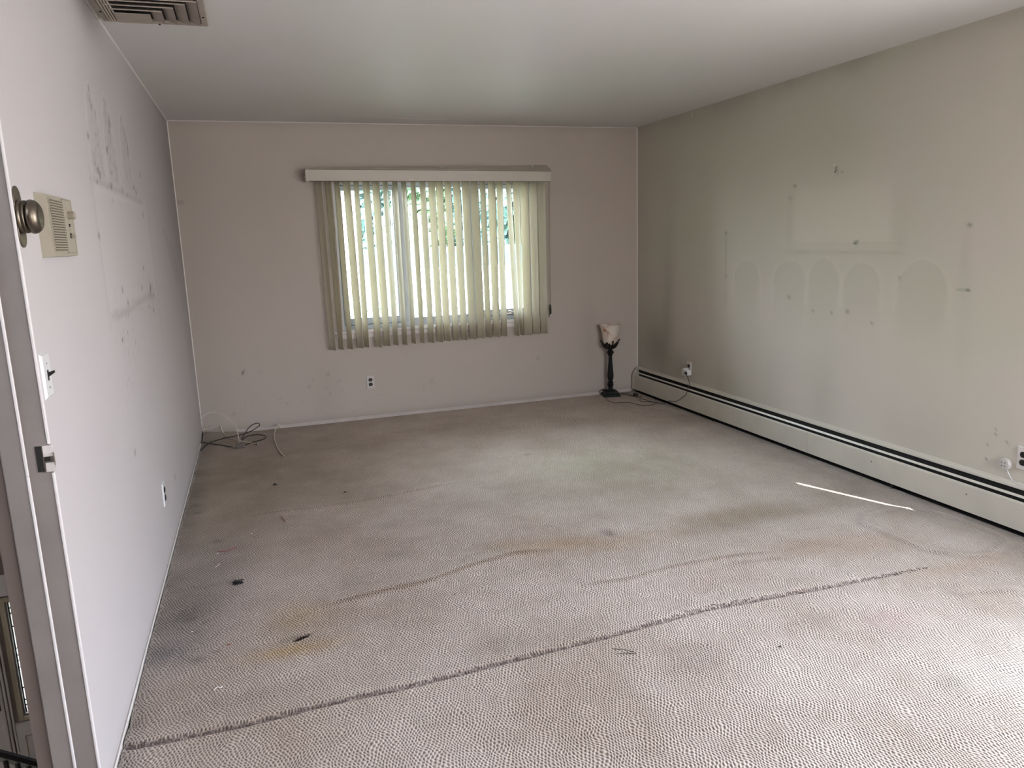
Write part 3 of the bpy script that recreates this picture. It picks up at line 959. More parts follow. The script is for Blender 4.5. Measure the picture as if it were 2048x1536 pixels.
def sash(x0, x1, z0, z1, st, gasket=True):
    bm = bmesh.new()
    y0, y1 = YF0 + .008, YF1 - .015
    box(bm, (x0, y0, z0), (x0 + st, y1, z1))
    box(bm, (x1 - st, y0, z0), (x1, y1, z1))
    box(bm, (x0 + st, y0, z0), (x1 - st, y1, z0 + st * 1.15))
    box(bm, (x0 + st, y0, z1 - st * .8), (x1 - st, y1, z1))
    s = obj('sash', bm, M['vinyl'], win, bevel=.003)
    bm = bmesh.new()
    box(bm, (x0 + st * .8, YF0 + .045, z0 + st * .8), (x1 - st * .8, YF0 + .050, z1 - st * .6))
    obj('pane', bm, M['glass'], s)
    if gasket:
        bm = bmesh.new()
        y = YF0 - .002
        w_ = .0045
        box(bm, (x0 - .004, y, z0 - .004), (x0 - .004 + w_, YF0 + .002, z1 + .003))
        box(bm, (x1 + .0, y, z0 - .004), (x1 + w_, YF0 + .002, z1 + .003))
        box(bm, (x0, y, z1), (x1, YF0 + .002, z1 + w_))
        box(bm, (x0, y, z0 - .005), (x1, YF0 + .002, z0))
        obj('gasket', bm, M['gasket'], s)
    return s


sash(WX0 + .030, 1.709, WZ0 + .040, WZ1 - .030, .046)
sash(1.757, 2.308, WZ0 + .034, WZ1 - .026, .030, False)
sash(2.356, WX1 - .030, WZ0 + .040, WZ1 - .030, .046)
bm = bmesh.new()
box(bm, (1.10, D - .038, WZ0 - .022), (2.985, D + .004, WZ0 + .002))
box(bm, (WX0 + .001, D + .002, WZ0 - .02), (WX1 - .001, YF0 + .002, WZ0 + .002))
obj('sill', bm, M['trim'], win, bevel=.004)
bm = bmesh.new()
prism(bm, [(0, 0), (-.014, -.003), (-.014, -.040), (-.006, -.050), (0, -.050)], (1.115, D, WZ0 - .022), (0, 1, 0), (0, 0, 1), (1, 0, 0), 1.855)
obj('apron', bm, M['trim'], win)
ck = empty('x', (0, 0, 0))
bpy.data.objects.remove(ck)
bm = bmesh.new()
box(bm, (2.615, YF0 - .014, .822), (2.705, YF0 + .004, .846))
tube(bm, [(2.645, YF0 - .018, .850), (2.675, YF0 - .030, .842), (2.705, YF0 - .040, .822)], .006, 8, 3)
lathe(bm, [(.004, 0), (.009, .004), (.009, .018), (.003, .024)], (2.705, YF0 - .062, .818), (0, 1, .1), 12)
lathe(bm, [(.012, 0), (.013, .012), (.008, .018)], (2.645, YF0 - .012, .842), (0, -1, .3), 14)
obj('crank', bm, M['silver'], win, smooth=False)

# ------------------------------------------------------------------ vertical blind
vb = empty('vertical_blind', (2.0, D - .07, .63))
tag(vb, 'cream vertical blind with twisted vanes and tan valance hanging before the window', 'blind')
# valance: front board sags at its right end, left return and top plate
VY = D - .130
bm = bmesh.new()
f = [(0.985, VY, 1.982), (3.015, VY - .004, 1.962), (3.022, VY - .004, 2.046), (0.985, VY, 2.069)]
th = .005
va = [bm.verts.new(p) for p in f] + [bm.verts.new((p[0], p[1] + th, p[2])) for p in f]
for q in ((0, 1, 2, 3), (7, 6, 5, 4), (0, 4, 5, 1), (1, 5, 6, 2), (2, 6, 7, 3), (3, 7, 4, 0)):
    bm.faces.new([va[i] for i in q])
val = obj('valance', bm, M['blind_rail'], vb)
bm = bmesh.new()
for (a, b_) in ((0, 1), (3, 2)):
    p, q = Vector(f[a]), Vector(f[b_])
    dz = -.0015 if a == 0 else .0015
    tube(bm, [p + Vector((0, -.001, dz)), q + Vector((0, -.001, dz))], .0022, 6, 1)
obj('brown_piping', bm, M['brown_edge'], val)
bm = bmesh.new()
prism(bm, [(0, 0), (0, .087), (.022, .087), (.130, .087), (.130, 0)], (.962, VY - .0, 1.980), (0, 1, 0), (0, 0, 1), (1, 0, 0), .005)
prism(bm, [(0, 0), (.022, .002), (.022, .087), (0, .085)], (.963, VY + .001, 1.981), (1, 0, 0), (0, 0, 1), (0, 1, 0), .004)
obj('valance_return', bm, M['blind_rail'], vb)
bm = bmesh.new()
va = [bm.verts.new(p) for p in ((.965, VY + .004, 2.071), (3.025, VY + .004, 2.052), (3.03, D - .004, 2.108), (.965, D - .030, 2.071),
                                (.965, VY + .004, 2.075), (3.025, VY + .004, 2.056), (3.03, D - .004, 2.112), (.965, D - .030, 2.075))]
for q in ((3, 2, 1, 0), (4, 5, 6, 7), (0, 1, 5, 4), (1, 2, 6, 5), (2, 3, 7, 6), (3, 0, 4, 7)):
    bm.faces.new([va[i] for i in q])
obj('top_plate', bm, M['blind_rail'], vb)
bm = bmesh.new()
box(bm, (1.0, D - .100, 2.020), (3.01, D - .060, 2.050))
hr = obj('headrail', bm, M['white_pl'], vb, bevel=.003)
for x in (1.25, 2.09, 2.85):
    bm = bmesh.new()
    box(bm, (x - .015, D - .11, 2.050), (x + .015, D - .001, 2.056))
    obj('bracket', bm, M['silver'], hr)
# vanes: (top centre x, bottom centre x, apparent top width, apparent bottom width)
VAN = [(1.060, 1.071, .050, .055), (1.135, 1.142, .051, .039), (1.205, 1.217, .044, .043), (1.282, 1.298, .060, .059), (1.359, 1.351, .043, .043),
       (1.437, 1.449, .056, .056), (1.513, 1.523, .060, .057), (1.592, 1.599, .045, .044), (1.672, 1.676, .050, .041), (1.744, 1.752, .045, .039),
       (1.821, 1.827, .043, .039), (1.900, 1.905, .049, .049), (1.977, 1.981, .061, .057), (2.042, 2.046, .064, .060), (2.114, 2.124, .062, .058),
       (2.190, 2.197, .071, .058), (2.267, 2.275, .072, .062), (2.344, 2.351, .066, .072), (2.418, 2.421, .049, .052), (2.497, 2.494, .075, .064),
       (2.569, 2.567, .062, .055), (2.647, 2.689, .052, .046), (2.718, 2.730, .069, .029), (2.792, 2.788, .078, .078), (2.873, 2.868, .078, .069),
       (2.950, 2.944, .083, .069)]
VYC = D - .080


def vane_angle(x, w_):
    t = (x - .52) / VYC
    best = min(range(0, 90), key=lambda a: abs(.089 * (math.sin(math.radians(a)) + math.cos(math.radians(a)) * t) - w_))
    return math.radians(best)


for i, (xt, xb, wt, wb) in enumerate(VAN):
    bm = bmesh.new()
    at_, ab = vane_angle(xt, wt), vane_angle(xb, wb)
    at_ = .5 * at_ + .5 * ab if i not in (21, 22) else at_
    nz_, nw = 14, 8
    rows = []
    zb = .628 + random.uniform(-.003, .004) + .0004 * i
    for j in range(nz_ + 1):
        t = j / nz_
        z = zb + (2.022 - zb) * t
        a = ab + (at_ - ab) * t
        cx = xb + (xt - xb) * t
        row = []
        for k in range(nw + 1):
            s = (k / nw - .5)
            w_ = .089 * s
            bow = .0070 * (1 - (2 * s) ** 2)
            # vane runs from left-far to right-near; its belly faces the window
            dx, dy = math.sin(a), -math.cos(a)
            nx, ny = -dy, dx
            row.append(bm.verts.new((cx + dx * w_ + nx * (bow - .004), VYC + dy * w_ + ny * (bow - .004), z)))
        rows.append(row)
    for j in range(nz_):
        for k in range(nw):
            bm.faces.new((rows[j][k], rows[j][k + 1], rows[j + 1][k + 1], rows[j + 1][k]))
    v = obj('vane', bm, M['vane'], vb, smooth=True)
    so = v.modifiers.new('s', 'SOLIDIFY')
    so.thickness = .0009
bm = bmesh.new()
tube(bm, [(3.016, D - .085, 2.03), (3.018, D - .05, 1.4), (3.024, D - .03, .90)], .0013, 6, 4)
tube(bm, [(3.024, D - .085, 2.03), (3.026, D - .05, 1.4), (3.030, D - .03, .90)], .0013, 6, 4)
cd = obj('pull_cord', bm, M['brown_edge'], vb)
bm = bmesh.new()
lathe(bm, [(.003, 0), (.008, .006), (.0095, .05), (.006, .085), (.003, .095)], (3.027, D - .03, .800), (0, 0, 1), 14)
obj('cord_weight', bm, M['cord_dark'], cd, smooth=True)
bm = bmesh.new()
lathe(bm, [(.004, 0), (.009, .005), (.009, .018), (.004, .022)], (3.030, D - .03, .778), (0, 0, 1), 14)
obj('weight_cap', bm, M['white_pl'], cd, smooth=True)
# torn corner of white tape on the valance, loose clips on top
bm = bmesh.new()
box(bm, (1.800, VY - .006, 1.984), (1.806, VY - .0035, 2.010))
box(bm, (1.775, VY - .006, 1.982), (1.806, VY - .0035, 1.986))
obj('tape_scrap', bm, M['white'], val)
bm = bmesh.new()
box(bm, (2.055, VY + .05, 2.081), (2.085, VY + .07, 2.092))
obj('clip', bm, M['blind_rail'], vb)
bm = bmesh.new()
box(bm, (2.880, VY + .09, 2.090), (2.892, VY + .10, 2.108))
obj('clip', bm, M['blind_rail'], vb)
bm = bmesh.new()
tube(bm, [(2.985, VY + .10, 2.10), (2.97, VY + .105, 2.14), (2.955, VY + .11, 2.16)], .0012, 5, 3)
obj('clip', bm, M['blind_rail'], vb)


# ------------------------------------------------------------------ outlets
def outlet(loc, normal, label, group=None, pm='plate', w_=.070, h_=.115):
    """duplex outlet on a wall; normal is the direction into the room"""
    n_ = Vector(normal)
    a = Vector((0, 0, 1)).cross(n_)
    o = empty('wall_outlet', loc)
    tag(o, label, 'outlet', 'duplex wall outlets')
    c = Vector(loc)

    def bevel_plate(bm, w, h, d, off=0.0, inset=.004):
        lo = [bm.verts.new(c + a * (sx * w / 2) + Vector((0, 0, sz * h / 2)) + n_ * off) for sx, sz in ((-1, -1), (1, -1), (1, 1), (-1, 1))]
        hi = [bm.verts.new(c + a * (sx * (w / 2 - inset)) + Vector((0, 0, sz * (h / 2 - inset))) + n_ * (off + d)) for sx, sz in ((-1, -1), (1, -1), (1, 1), (-1, 1))]
        bm.faces.new(lo[::-1]); bm.faces.new(hi)
        for k in range(4): bm.faces.new((lo[k], lo[(k + 1) % 4], hi[(k + 1) % 4], hi[k]))
    bm = bmesh.new()
    bevel_plate(bm, w_, h_, .006)
    obj('cover_plate', bm, M[pm], o)
    for s in (1, -1):
        bm = bmesh.new()
        cc = c + Vector((0, 0, s * .0195)) + n_ * .0055
        prof = []
        for k in range(24):
            th = 2 * math.pi * k / 24
            x, z = math.cos(th) * .0172, math.sin(th) * .0172
            z = max(-.0142, min(.0142, z))
            prof.append((x, z))
        prism(bm, prof, cc, a, (0, 0, 1), n_, .003)
        s_ = obj('socket', bm, M['black_pl'], o)
        bm = bmesh.new()
        for dx in (-.006, .006):
            prism(bm, [(-.001, -.004), (.001, -.004), (.001, .004), (-.001, .004)], cc + a * dx + Vector((0, 0, .003)) + n_ * .003, a, (0, 0, 1), n_, .0006)
        lathe(bm, [(.0022, 0), (.0022, .0006)], cc + Vector((0, 0, -.007)) + n_ * .003, n_, 10)
        obj('slot', bm, M['dark'], s_)
    bm = bmesh.new()
    lathe(bm, [(.003, 0), (.003, .001), (.001, .0018)], c + n_ * .006, n_, 12)
    obj('screw', bm, M['silver'], o)
    return o


outlet((1.369, D, .323), (0, -1, 0), 'beige wall outlet with black sockets below the window')
outlet((0, 3.850, .322), (1, 0, 0), 'white wall outlet with dark sockets on the long left wall', pm='white_pl')
outlet((W, 5.447, .360), (-1, 0, 0), 'wall outlet above the heater with a timer plugged in', pm='plate')
outlet((W, 2.490, .367), (-1, 0, 0), 'wall outlet above the near end of the heater', pm='trim')

# round phone jack beside the near outlet, with a white wire
o = empty('phone_jack', (W, 2.578, .318))
tag(o, 'round white phone jack with screw holes beside the near outlet', 'phone jack')
bm = bmesh.new()
lathe(bm, [(.030, 0), (.030, .012), (.027, .018), (.010, .020)], (W, 2.578, .318), (-1, 0, 0), 28)
b0 = obj('cover', bm, M['plate'], o, smooth=False)
bm = bmesh.new()
for k in range(4):
    th = math.pi / 4 + k * math.pi / 2
    lathe(bm, [(.0028, 0), (.0028, .0025)], (W - .0175, 2.578 + .012 * math.cos(th), .318 + .012 * math.sin(th)), (-1, 0, 0), 10)
for s in (1, -1):
    lathe(bm, [(.004, 0), (.004, .003)], (W - .014, 2.578 + s * .0245, .318), (-1, 0, 0), 10)
obj('screw_hole', bm, M['dark'], b0)
bm = bmesh.new()
tube(bm, [(W - .010, 2.565, .296), (W - .007, 2.552, .270), (W - .006, 2.535, .248), (W - .018, 2.50, .241), (W - .02, 2.44, .239), (W - .015, 2.2, .240)], .0022, 8, 5)
obj('wire', bm, M['white_pl'], o, smooth=True)

# ------------------------------------------------------------------ baseboard heater
HY0, HY1 = 1.7, 6.325
ht = empty('baseboard_heater', (W - .035, (HY0 + HY1) / 2, 0))
tag(ht, 'long cream baseboard heater with dark slots along the right wall', 'heater')


def along(prof, name, m_, par, y0=HY0, y1=HY1, bev=0):
    bm = bmesh.new()
    prism(bm, prof, (W, y0, 0), (-1, 0, 0), (0, 0, 1), (0, 1, 0), y1 - y0)
    return obj(name, bm, M[m_], par, bevel=bev)


along([(0, .035), (.003, .035), (.003, .240), (.029, .230), (.030, .223), (.032, .223), (.031, .233), (.003, .2445), (0, .2445)], 'back_panel', 'heater', ht)
along([(.004, .04), (.006, .04), (.006, .226), (.004, .226)], 'slot_shade', 'dark', ht)  # dark sheet put in to paint the shade inside the slots
dmp = along([(.050, .202), (.057, .192), (.059, .193), (.052, .204)], 'damper', 'heater', ht)
fins = bmesh.new()
tube(fins, [(W - .035, HY0 + .02, .11), (W - .035, HY1 - .02, .11)], .011, 10, 1)
y = HY0 + .1
while y < HY1 - .1:
    box(fins, (W - .060, y, .075), (W - .010, y + .0015, .145))
    y += .03
obj('heating_element', fins, M['fin'], ht)
for k, (a, b_) in enumerate(((HY0, 3.9), (3.903, HY1))):
    fp = along([(.067, .034), (.070, .034), (.0715, .168), (.069, .177), (.066, .178), (.066, .175), (.0685, .164)], 'front_panel', 'heater', ht, a, b_)
    for yy_ in ([2.72, 3.35] if k == 0 else [4.55, 5.2]):
        bm = bmesh.new()
        lathe(bm, [(.0035, 0), (.0035, .002), (.001, .003)], (W - .070, yy_, .125), (-1, 0, 0), 10)
        obj('screw', bm, M['dark'], fp)
bm = bmesh.new()
prism(bm, [(0, .03), (.073, .03), (.074, .174), (.066, .186), (.040, .230), (0, .2445)], (W, HY1 - .002, 0), (-1, 0, 0), (0, 0, 1), (0, 1, 0), .004)
obj('end_cap', bm, M['heater'], ht)
along([(.006, .0045), (.050, .0045), (.050, .006), (.006, .006)], 'base_strip', 'dark', ht)
for y in (2.3, 3.2, 4.1, 5.0, 5.9):
    bm = bmesh.new()
    prism(bm, [(.002, -.002), (.062, -.002), (.064, .034), (.064, .190), (.045, .190), (.040, .036), (.002, .036)], (W, y, 0), (-1, 0, 0), (0, 0, 1), (0, 1, 0), .006)
    obj('bracket', bm, M['dark'], ht)

# ------------------------------------------------------------------ ceiling register
vx0, vx1, vy0, vy1 = .022, .430, 3.29, 3.692
vt = empty('ceiling_vent', ((vx0 + vx1) / 2, (vy0 + vy1) / 2, H))
tag(vt, 'grey beige ceiling air register with nested louvers beside the left wall', 'vent')
zc = H - .003
bm = bmesh.new()
for (a, b_, c_, d_) in ((vx0, vy0, vx1, vy0 + .028), (vx0, vy1 - .034, vx1, vy1), (vx0, vy0 + .028, vx0 + .024, vy1 - .034), (vx1 - .030, vy0 + .028, vx1, vy1 - .034)):
    box(bm, (a, b_, zc - .013), (c_, d_, zc))
obj('frame', bm, M['vent'], vt, bevel=.004)
bm = bmesh.new()
box(bm, (vx0 + .02, vy0 + .02, zc + .0), (vx1 - .02, vy1 - .02, zc + .002))
obj('duct_shade', bm, M['dark'], vt)  # flat dark sheet paints the unlit space above the louvers
zl, zu = H - .026, H - .006
cxs = [.217, .265, .311, .358, .402]
cys = [3.520, 3.464, 3.408, 3.352, 3.310]
xl = .086
ye = 3.655


def sheet(bm, quad, th=.0018):
    lo = [bm.verts.new(p) for p in quad]
    hi = [bm.verts.new((p[0], p[1], p[2] + th)) for p in quad]
    bm.faces.new(lo); bm.faces.new(hi[::-1])
    for k in range(4): bm.faces.new((lo[k], lo[(k + 1) % 4], hi[(k + 1) % 4], hi[k]))


bm = bmesh.new()
sheet(bm, [(xl, 3.520, zl), (.217, 3.520, zl), (.214, ye, zl), (xl, ye, zl)])
obj('centre_plate', bm, M['vent'], vt)
for k in range(1, 5):
    xo, yo = cxs[k], cys[k]
    xi, yi = cxs[k - 1] + .003, cys[k - 1] - .010
    x_l = max(vx0 + .028, xl - .012 * k)
    bm = bmesh.new()
    sheet(bm, [(x_l, yo, zl), (xo, yo, zl), (xi, yi, zu), (x_l, yi, zu)])
    sheet(bm, [(xo, yo, zl), (xo - .002, ye, zl), (xi - .002, ye, zu), (xi, yi, zu)])
    sheet(bm, [(x_l, yo - .001, zl - .003), (xo, yo - .001, zl - .003), (xo, yo + .001, zl - .003), (x_l, yo + .001, zl - .003)], .004)
    obj('louver', bm, M['vent'], vt)
for k in range(4):
    bm = bmesh.new()
    x = .050 + .0105 * k
    sheet(bm, [(x, 3.30, zl), (x + .006, 3.30, zl + .003), (x + .006, ye, zl + .003), (x, ye, zl)])
    obj('side_louver', bm, M['vent'], vt)
for (x, y) in ((vx0 + .012, 3.55), (vx1 - .015, 3.55), (.235, vy1 - .001)):
    bm = bmesh.new()
    lathe(bm, [(.005, 0), (.005, .002), (.002, .004)], (x, y, zc - .0125), (0, 0, -1), 10)
    obj('screw', bm, M['dark'], vt)

# ------------------------------------------------------------------ doorway jamb on the left (door_1)
dj = empty('door_1', (-.07, 2.068, 0))
tag(dj, kind='structure')
ZT = 2.045
bm = bmesh.new()
prism(bm, [(.003, .0), (.003, .012), (.0, .016), (-.133, .016), (-.133, 0)], (0, 2.0555, -.02), (1, 0, 0), (0, 1, 0), (0, 0, 1), ZT + .02)
box(bm, (-.133, 1.185, ZT), (.003, 2.072, ZT + .016))
box(bm, (-.133, 1.17, -.02), (.003, 1.186, ZT + .016))
obj('jamb', bm, M['jamb'], dj, bevel=.0015)
for (x0_, x1_, y0_, y1_) in ((-.0015, .0050, 2.0535, 2.0625), (-.0535, -.0470, 2.0405, 2.0480)):
    bm = bmesh.new()
    box(bm, (x0_, y0_, -.02), (x1_, y1_, .952))
    box(bm, (x0_, y0_, 1.025 if x0_ > -.01 else .952), (x1_, y1_, ZT))
    obj('lit_edge_strip', bm, M['highlight'], dj, bevel=.0018)  # added bright strips paint the light caught by the jamb edges
bm = bmesh.new()
box(bm, (-.1345, 2.050, -.02), (-.1005, 2.0556, ZT))
obj('shade_band', bm, M['foyer'], dj)  # dark strip paints the warm shadow beyond the door stop
bm = bmesh.new()
box(bm, (-.100, 2.0425, -.02), (-.050, 2.0560, ZT))
box(bm, (-.100, 1.199, ZT - .0135), (-.050, 2.0425, ZT))
box(bm, (-.100, 1.186, -.02), (-.050, 1.199, ZT))
obj('door_stop', bm, M['jamb'], dj, bevel=.003)
sp = bmesh.new()
box(sp, (-.0150, 2.0535, .955), (.0035, 2.0560, 1.022))
prism(sp, [(.003, 0), (.0085, -.0), (.011, -.006), (.013, -.0055), (.0100, .0025), (.003, .0025)], (0, 2.0535, .972), (1, 0, 0), (0, 1, 0), (0, 0, 1), .032)
spo = obj('strike_plate', sp, M['silver'], dj)
tag(spo, 'paint-spattered metal strike plate')
bm = bmesh.new()
box(bm, (-.029, 2.0540, .957), (-.0140, 2.0562, 1.022))
box(bm, (-.012, 2.0532, .983), (.002, 2.0538, .993))
obj('latch_hole', bm, M['dark'], spo)
bm = bmesh.new()
box(bm, (-.0125, 2.0525, .995), (.0100, 2.0536, 1.022))
box(bm, (-.0105, 2.0525, .956), (.0110, 2.0536, .979))
obj('paint_patch', bm, M['trim'], spo)

# ------------------------------------------------------------------ knob on oblong plate
kb = empty('brass_knob', (0, 2.128, 1.575))
tag(kb, 'aged brass round knob on an oblong backplate beside the door jamb', 'knob')
kc = Vector((0, 2.106, 1.572))
bm = bmesh.new()
prof = []
for k in range(16):
    th = math.pi * k / 15
    prof.append((math.cos(th) * .030, math.sin(th) * .030 + .042))
for k in range(16):
    th = math.pi + math.pi * k / 15
    prof.append((math.cos(th) * .030, math.sin(th) * .030 - .042))
prism(bm, prof, (0.0, kc.y + .0, kc.z), (0, 1, 0), (0, 0, 1), (1, 0, 0), .004)
bpl = obj('backplate', bm, M['brass'], kb, bevel=.0015)
bm = bmesh.new()
lathe(bm, [(.040, 0), (.0405, .003), (.038, .007), (.035, .008), (.035, .010), (.0385, .0105), (.0385, .0145), (.022, .0155), (.020, .020)], kc + Vector((.004, 0, 0)), (1, 0, 0), 40)
obj('collar', bm, M['brass'], kb, smooth=True)
bm = bmesh.new()
lathe(bm, [(.020, 0), (.034, .0005), (.0395, .004), (.0405, .009), (.0385, .016), (.033, .0225), (.0265, .0265), (.0235, .0262), (.012, .0285), (.001, .029)], kc + Vector((.021, 0, 0)), (1, 0, 0), 40)
obj('knob', bm, M['brass'], kb, smooth=True)

# ------------------------------------------------------------------ light switch
sw = empty('light_switch', (0, 2.128, 1.185))
tag(sw, 'white light switch plate with a dark toggle on the left wall', 'light switch')
bm = bmesh.new()
y0_, y1_, z0_, z1_ = 2.093, 2.163, 1.128, 1.242
lo = [bm.verts.new(p) for p in ((0, y0_, z0_), (0, y1_, z0_), (0, y1_, z1_), (0, y0_, z1_))]
hi = [bm.verts.new(p) for p in ((.006, y0_ + .005, z0_ + .006), (.006, y1_ - .005, z0_ + .006), (.006, y1_ - .005, z1_ - .006), (.006, y0_ + .005, z1_ - .006))]
bm.faces.new(lo[::-1]); bm.faces.new(hi)
for k in range(4): bm.faces.new((lo[k], lo[(k + 1) % 4], hi[(k + 1) % 4], hi[k]))
obj('cover_plate', bm, M['white_pl'], sw)
bm = bmesh.new()
box(bm, (.0055, 2.1225, 1.172), (.0068, 2.1335, 1.198))
prism(bm, [(0, -.005), (.016, .006), (.015, .012), (0, .007)], (.006, 2.1245, 1.185), (1, 0, 0), (0, 0, 1), (0, 1, 0), .007)
obj('toggle', bm, M['black_pl'], sw)
for z in (1.155, 1.215):
    bm = bmesh.new()
    lathe(bm, [(.003, 0), (.003, .001), (.001, .0018)], (.006, 2.128, z), (1, 0, 0), 10)
    obj('screw', bm, M['silver'], sw)

# ------------------------------------------------------------------ intercom
ic = empty('intercom', (0, 2.42, 1.555))
tag(ic, 'almond plastic wall intercom with slotted speaker grille on the left wall', 'intercom')
iy0, iy1, iz0, iz1 = 2.268, 2.572, 1.474, 1.640
dp = .026
bm = bmesh.new()
lo = [bm.verts.new(p) for p in ((0, iy0, iz0), (0, iy1, iz0), (0, iy1, iz1), (0, iy0, iz1))]
hi = [bm.verts.new(p) for p in ((dp, iy0 + .006, iz0 + .003), (dp, iy1 - .003, iz0 + .003), (dp, iy1 - .003, iz1 - .003), (dp, iy0 + .006, iz1 - .003))]
bm.faces.new(lo[::-1]); bm.faces.new(hi)
for k in range(4): bm.faces.new((lo[k], lo[(k + 1) % 4], hi[(k + 1) % 4], hi[k]))
obj('housing', bm, M['almond'], ic)
gy0, gy1 = iy0 + .020, iy0 + .168
gz0, gz1 = iz0 + .016, iz1 - .014
bm = bmesh.new()
box(bm, (dp, gy0 - .003, gz0 - .002), (dp + .0015, gy1 + .003, gz1 + .002))
grl = obj('grille', bm, M['almond'], ic)
bm = bmesh.new()
ns = 20
for k in range(ns):
    z = gz0 + (k + .5) / ns * (gz1 - gz0)
    box(bm, (dp + .0013, gy0 + .010, z - .0016), (dp + .0020, gy1 - .004, z + .0012))
obj('slots', bm, mat('slot_brown', (.10, .08, .055), .8), grl)
bm = bmesh.new()
for k in range(ns + 1):
    z = gz0 + k / ns * (gz1 - gz0)
    box(bm, (dp + .0013, gy0, z - .0012), (dp + .0050, gy1, z + .0012))
obj('ribs', bm, M['almond'], grl)
py0, py1 = gy1 + .006, iy1 - .030
bm = bmesh.new()
box(bm, (dp, py0, gz0 - .004), (dp + .002, py1, gz1 + .006))
pnl = obj('control_panel', bm, M['almond'], ic)
bm = bmesh.new()
for (a, b_, c_, d_) in ((py0 - .002, gz0 - .006, py0, gz1 + .008), (py1, gz0 - .006, py1 + .002, gz1 + .008), (py0, gz1 + .006, py1, gz1 + .008), (py0, gz0 - .006, py1, gz0 - .004)):
    box(bm, (dp + .0003, a, b_), (dp + .0022, c_, d_))
obj('panel_edge', bm, M['almond_dk'], pnl)
pc = (py0 + py1) / 2
bm = bmesh.new()
lathe(bm, [(.011, 0), (.011, .016), (.0095, .018), (.0, .018)], (dp + .002, pc, 1.590), (1, 0, 0), 24)
obj('volume_knob', bm, M['greyknob'], ic, smooth=False)
bm = bmesh.new()
box(bm, (dp + .002, pc - .004, 1.5585), (dp + .004, pc + .004, 1.5665))
obj('indicator', bm, M['dark'], ic)
bm = bmesh.new()
box(bm, (dp + .002, pc - .007, 1.526), (dp + .004, pc + .009, 1.540))
sl = obj('slide_switch', bm, M['dark'], ic)
bm = bmesh.new()
box(bm, (dp + .004, pc - .001, 1.528), (dp + .014, pc + .005, 1.536))
obj('lever', bm, M['greyknob'], sl)
for (z, w_) in ((1.612, .010), (1.574, .012), (1.550, .010), (1.514, .012), (1.504, .008)):
    bm = bmesh.new()
    box(bm, (dp + .0019, pc - w_ / 2, z - .0012), (dp + .0022, pc + w_ / 2, z + .0012))
    obj('lettering', bm, M['greyknob'], pnl)

# ------------------------------------------------------------------ floor lamp (small torchiere by the corner)
lx, ly = 3.585, 6.255
lp = empty('table_lamp', (lx, ly, 0))
tag(lp, 'black metal uplight lamp with marbled glass shade on carpet in corner', 'lamp')
z0 = .004
rotm = Matrix.Rotation(math.radians(-14), 4, 'Z')


def rbox(bm, hx, z0_, z1_, hx2=None):
    hx2 = hx if hx2 is None else hx2
    vv = []
    for (h_, z) in ((hx, z0_), (hx2, z1_)):
        for sx, sy in ((-1, -1), (1, -1), (1, 1), (-1, 1)):
            vv.append(bm.verts.new(Vector((lx, ly, z)) + rotm @ Vector((sx * h_, sy * h_, 0))))
    for f_ in ((0, 3, 2, 1), (4, 5, 6, 7), (0, 1, 5, 4), (1, 2, 6, 5), (2, 3, 7, 6), (3, 0, 4, 7)):
        bm.faces.new([vv[i] for i in f_])


bm = bmesh.new()
rbox(bm, .078, z0, z0 + .022)
rbox(bm, .078, z0 + .022, z0 + .027, .068)
rbox(bm, .062, z0 + .027, z0 + .047)
rbox(bm, .062, z0 + .047, z0 + .054, .036)
obj('base', bm, M['lamp_black'], lp, bevel=.002)
bm = bmesh.new()
lathe(bm, [(.034, .053), (.030, .062), (.022, .070), (.020, .085), (.026, .098), (.030, .112), (.024, .118), (.026, .124), (.031, .128), (.027, .134), (.019, .142),
           (.021, .150), (.028, .175), (.030, .195), (.028, .220), (.023, .270), (.019, .330), (.017, .378), (.018, .386), (.024, .388), (.024, .393),
           (.020, .397), (.033, .412), (.035, .418), (.032, .424), (.020, .438), (.016, .446), (.020, .455), (.030, .466), (.030, .472), (.02, .474)], (lx, ly, 0), (0, 0, 1), 12)
obj('column', bm, M['lamp_black'], lp, smooth=False)
for k in range(4):
    th = math.radians(-8) + k * math.pi / 2
    bm = bmesh.new()
    dx, dy = math.cos(th), math.sin(th)
    path = [(0.012, .452), (.035, .458), (.060, .476), (.074, .500), (.081, .522), (.090, .532)]
    tube(bm, [(lx + dx * r, ly + dy * r, z) for r, z in path], lambda t: .0085 - .0035 * t, 8, 5)
    lathe(bm, [(.002, 0), (.007, .002), (.007, .006), (.002, .009)], (lx + dx * .090, ly + dy * .090, .528), (dx, dy, .6), 10)
    obj('arm', bm, M['lamp_black'], lp, smooth=True)
for k in range(4):
    th0 = math.radians(37) + k * math.pi / 2
    bm = bmesh.new()
    for j, (dth, h_, wd) in enumerate(((0, .520, .013), (.40, .508, .009), (-.40, .508, .009), (.75, .492, .008), (-.75, .492, .008))):
        th = th0 + dth * .9
        dx, dy = math.cos(th), math.sin(th)
        P_ = [(lx + dx * r, ly + dy * r, z) for r, z in ((.020, .458), (.040, .468), (.057, .488), (.064 - .01 * abs(dth), h_))]
        tube(bm, P_, lambda t, w=wd: w * (0.55 + 0.6 * math.sin(t * 2.9)), 8, 4)
    obj('leaf_ornament', bm, M['lamp_black'], lp, smooth=True)
bm = bmesh.new()
outer = [(.030, .470), (.047, .476), (.058, .492), (.066, .520), (.073, .560), (.080, .605), (.088, .645), (.098, .668), (.104, .676)]
inner = [(.100, .677), (.093, .668), (.083, .645), (.075, .605), (.068, .560), (.061, .520), (.053, .495), (.02, .482)]
lathe(bm, outer + inner, (lx, ly, 0), (0, 0, 1), 48)
obj('glass_shade', bm, M['alabaster'], lp, smooth=True)
r_c = .0026


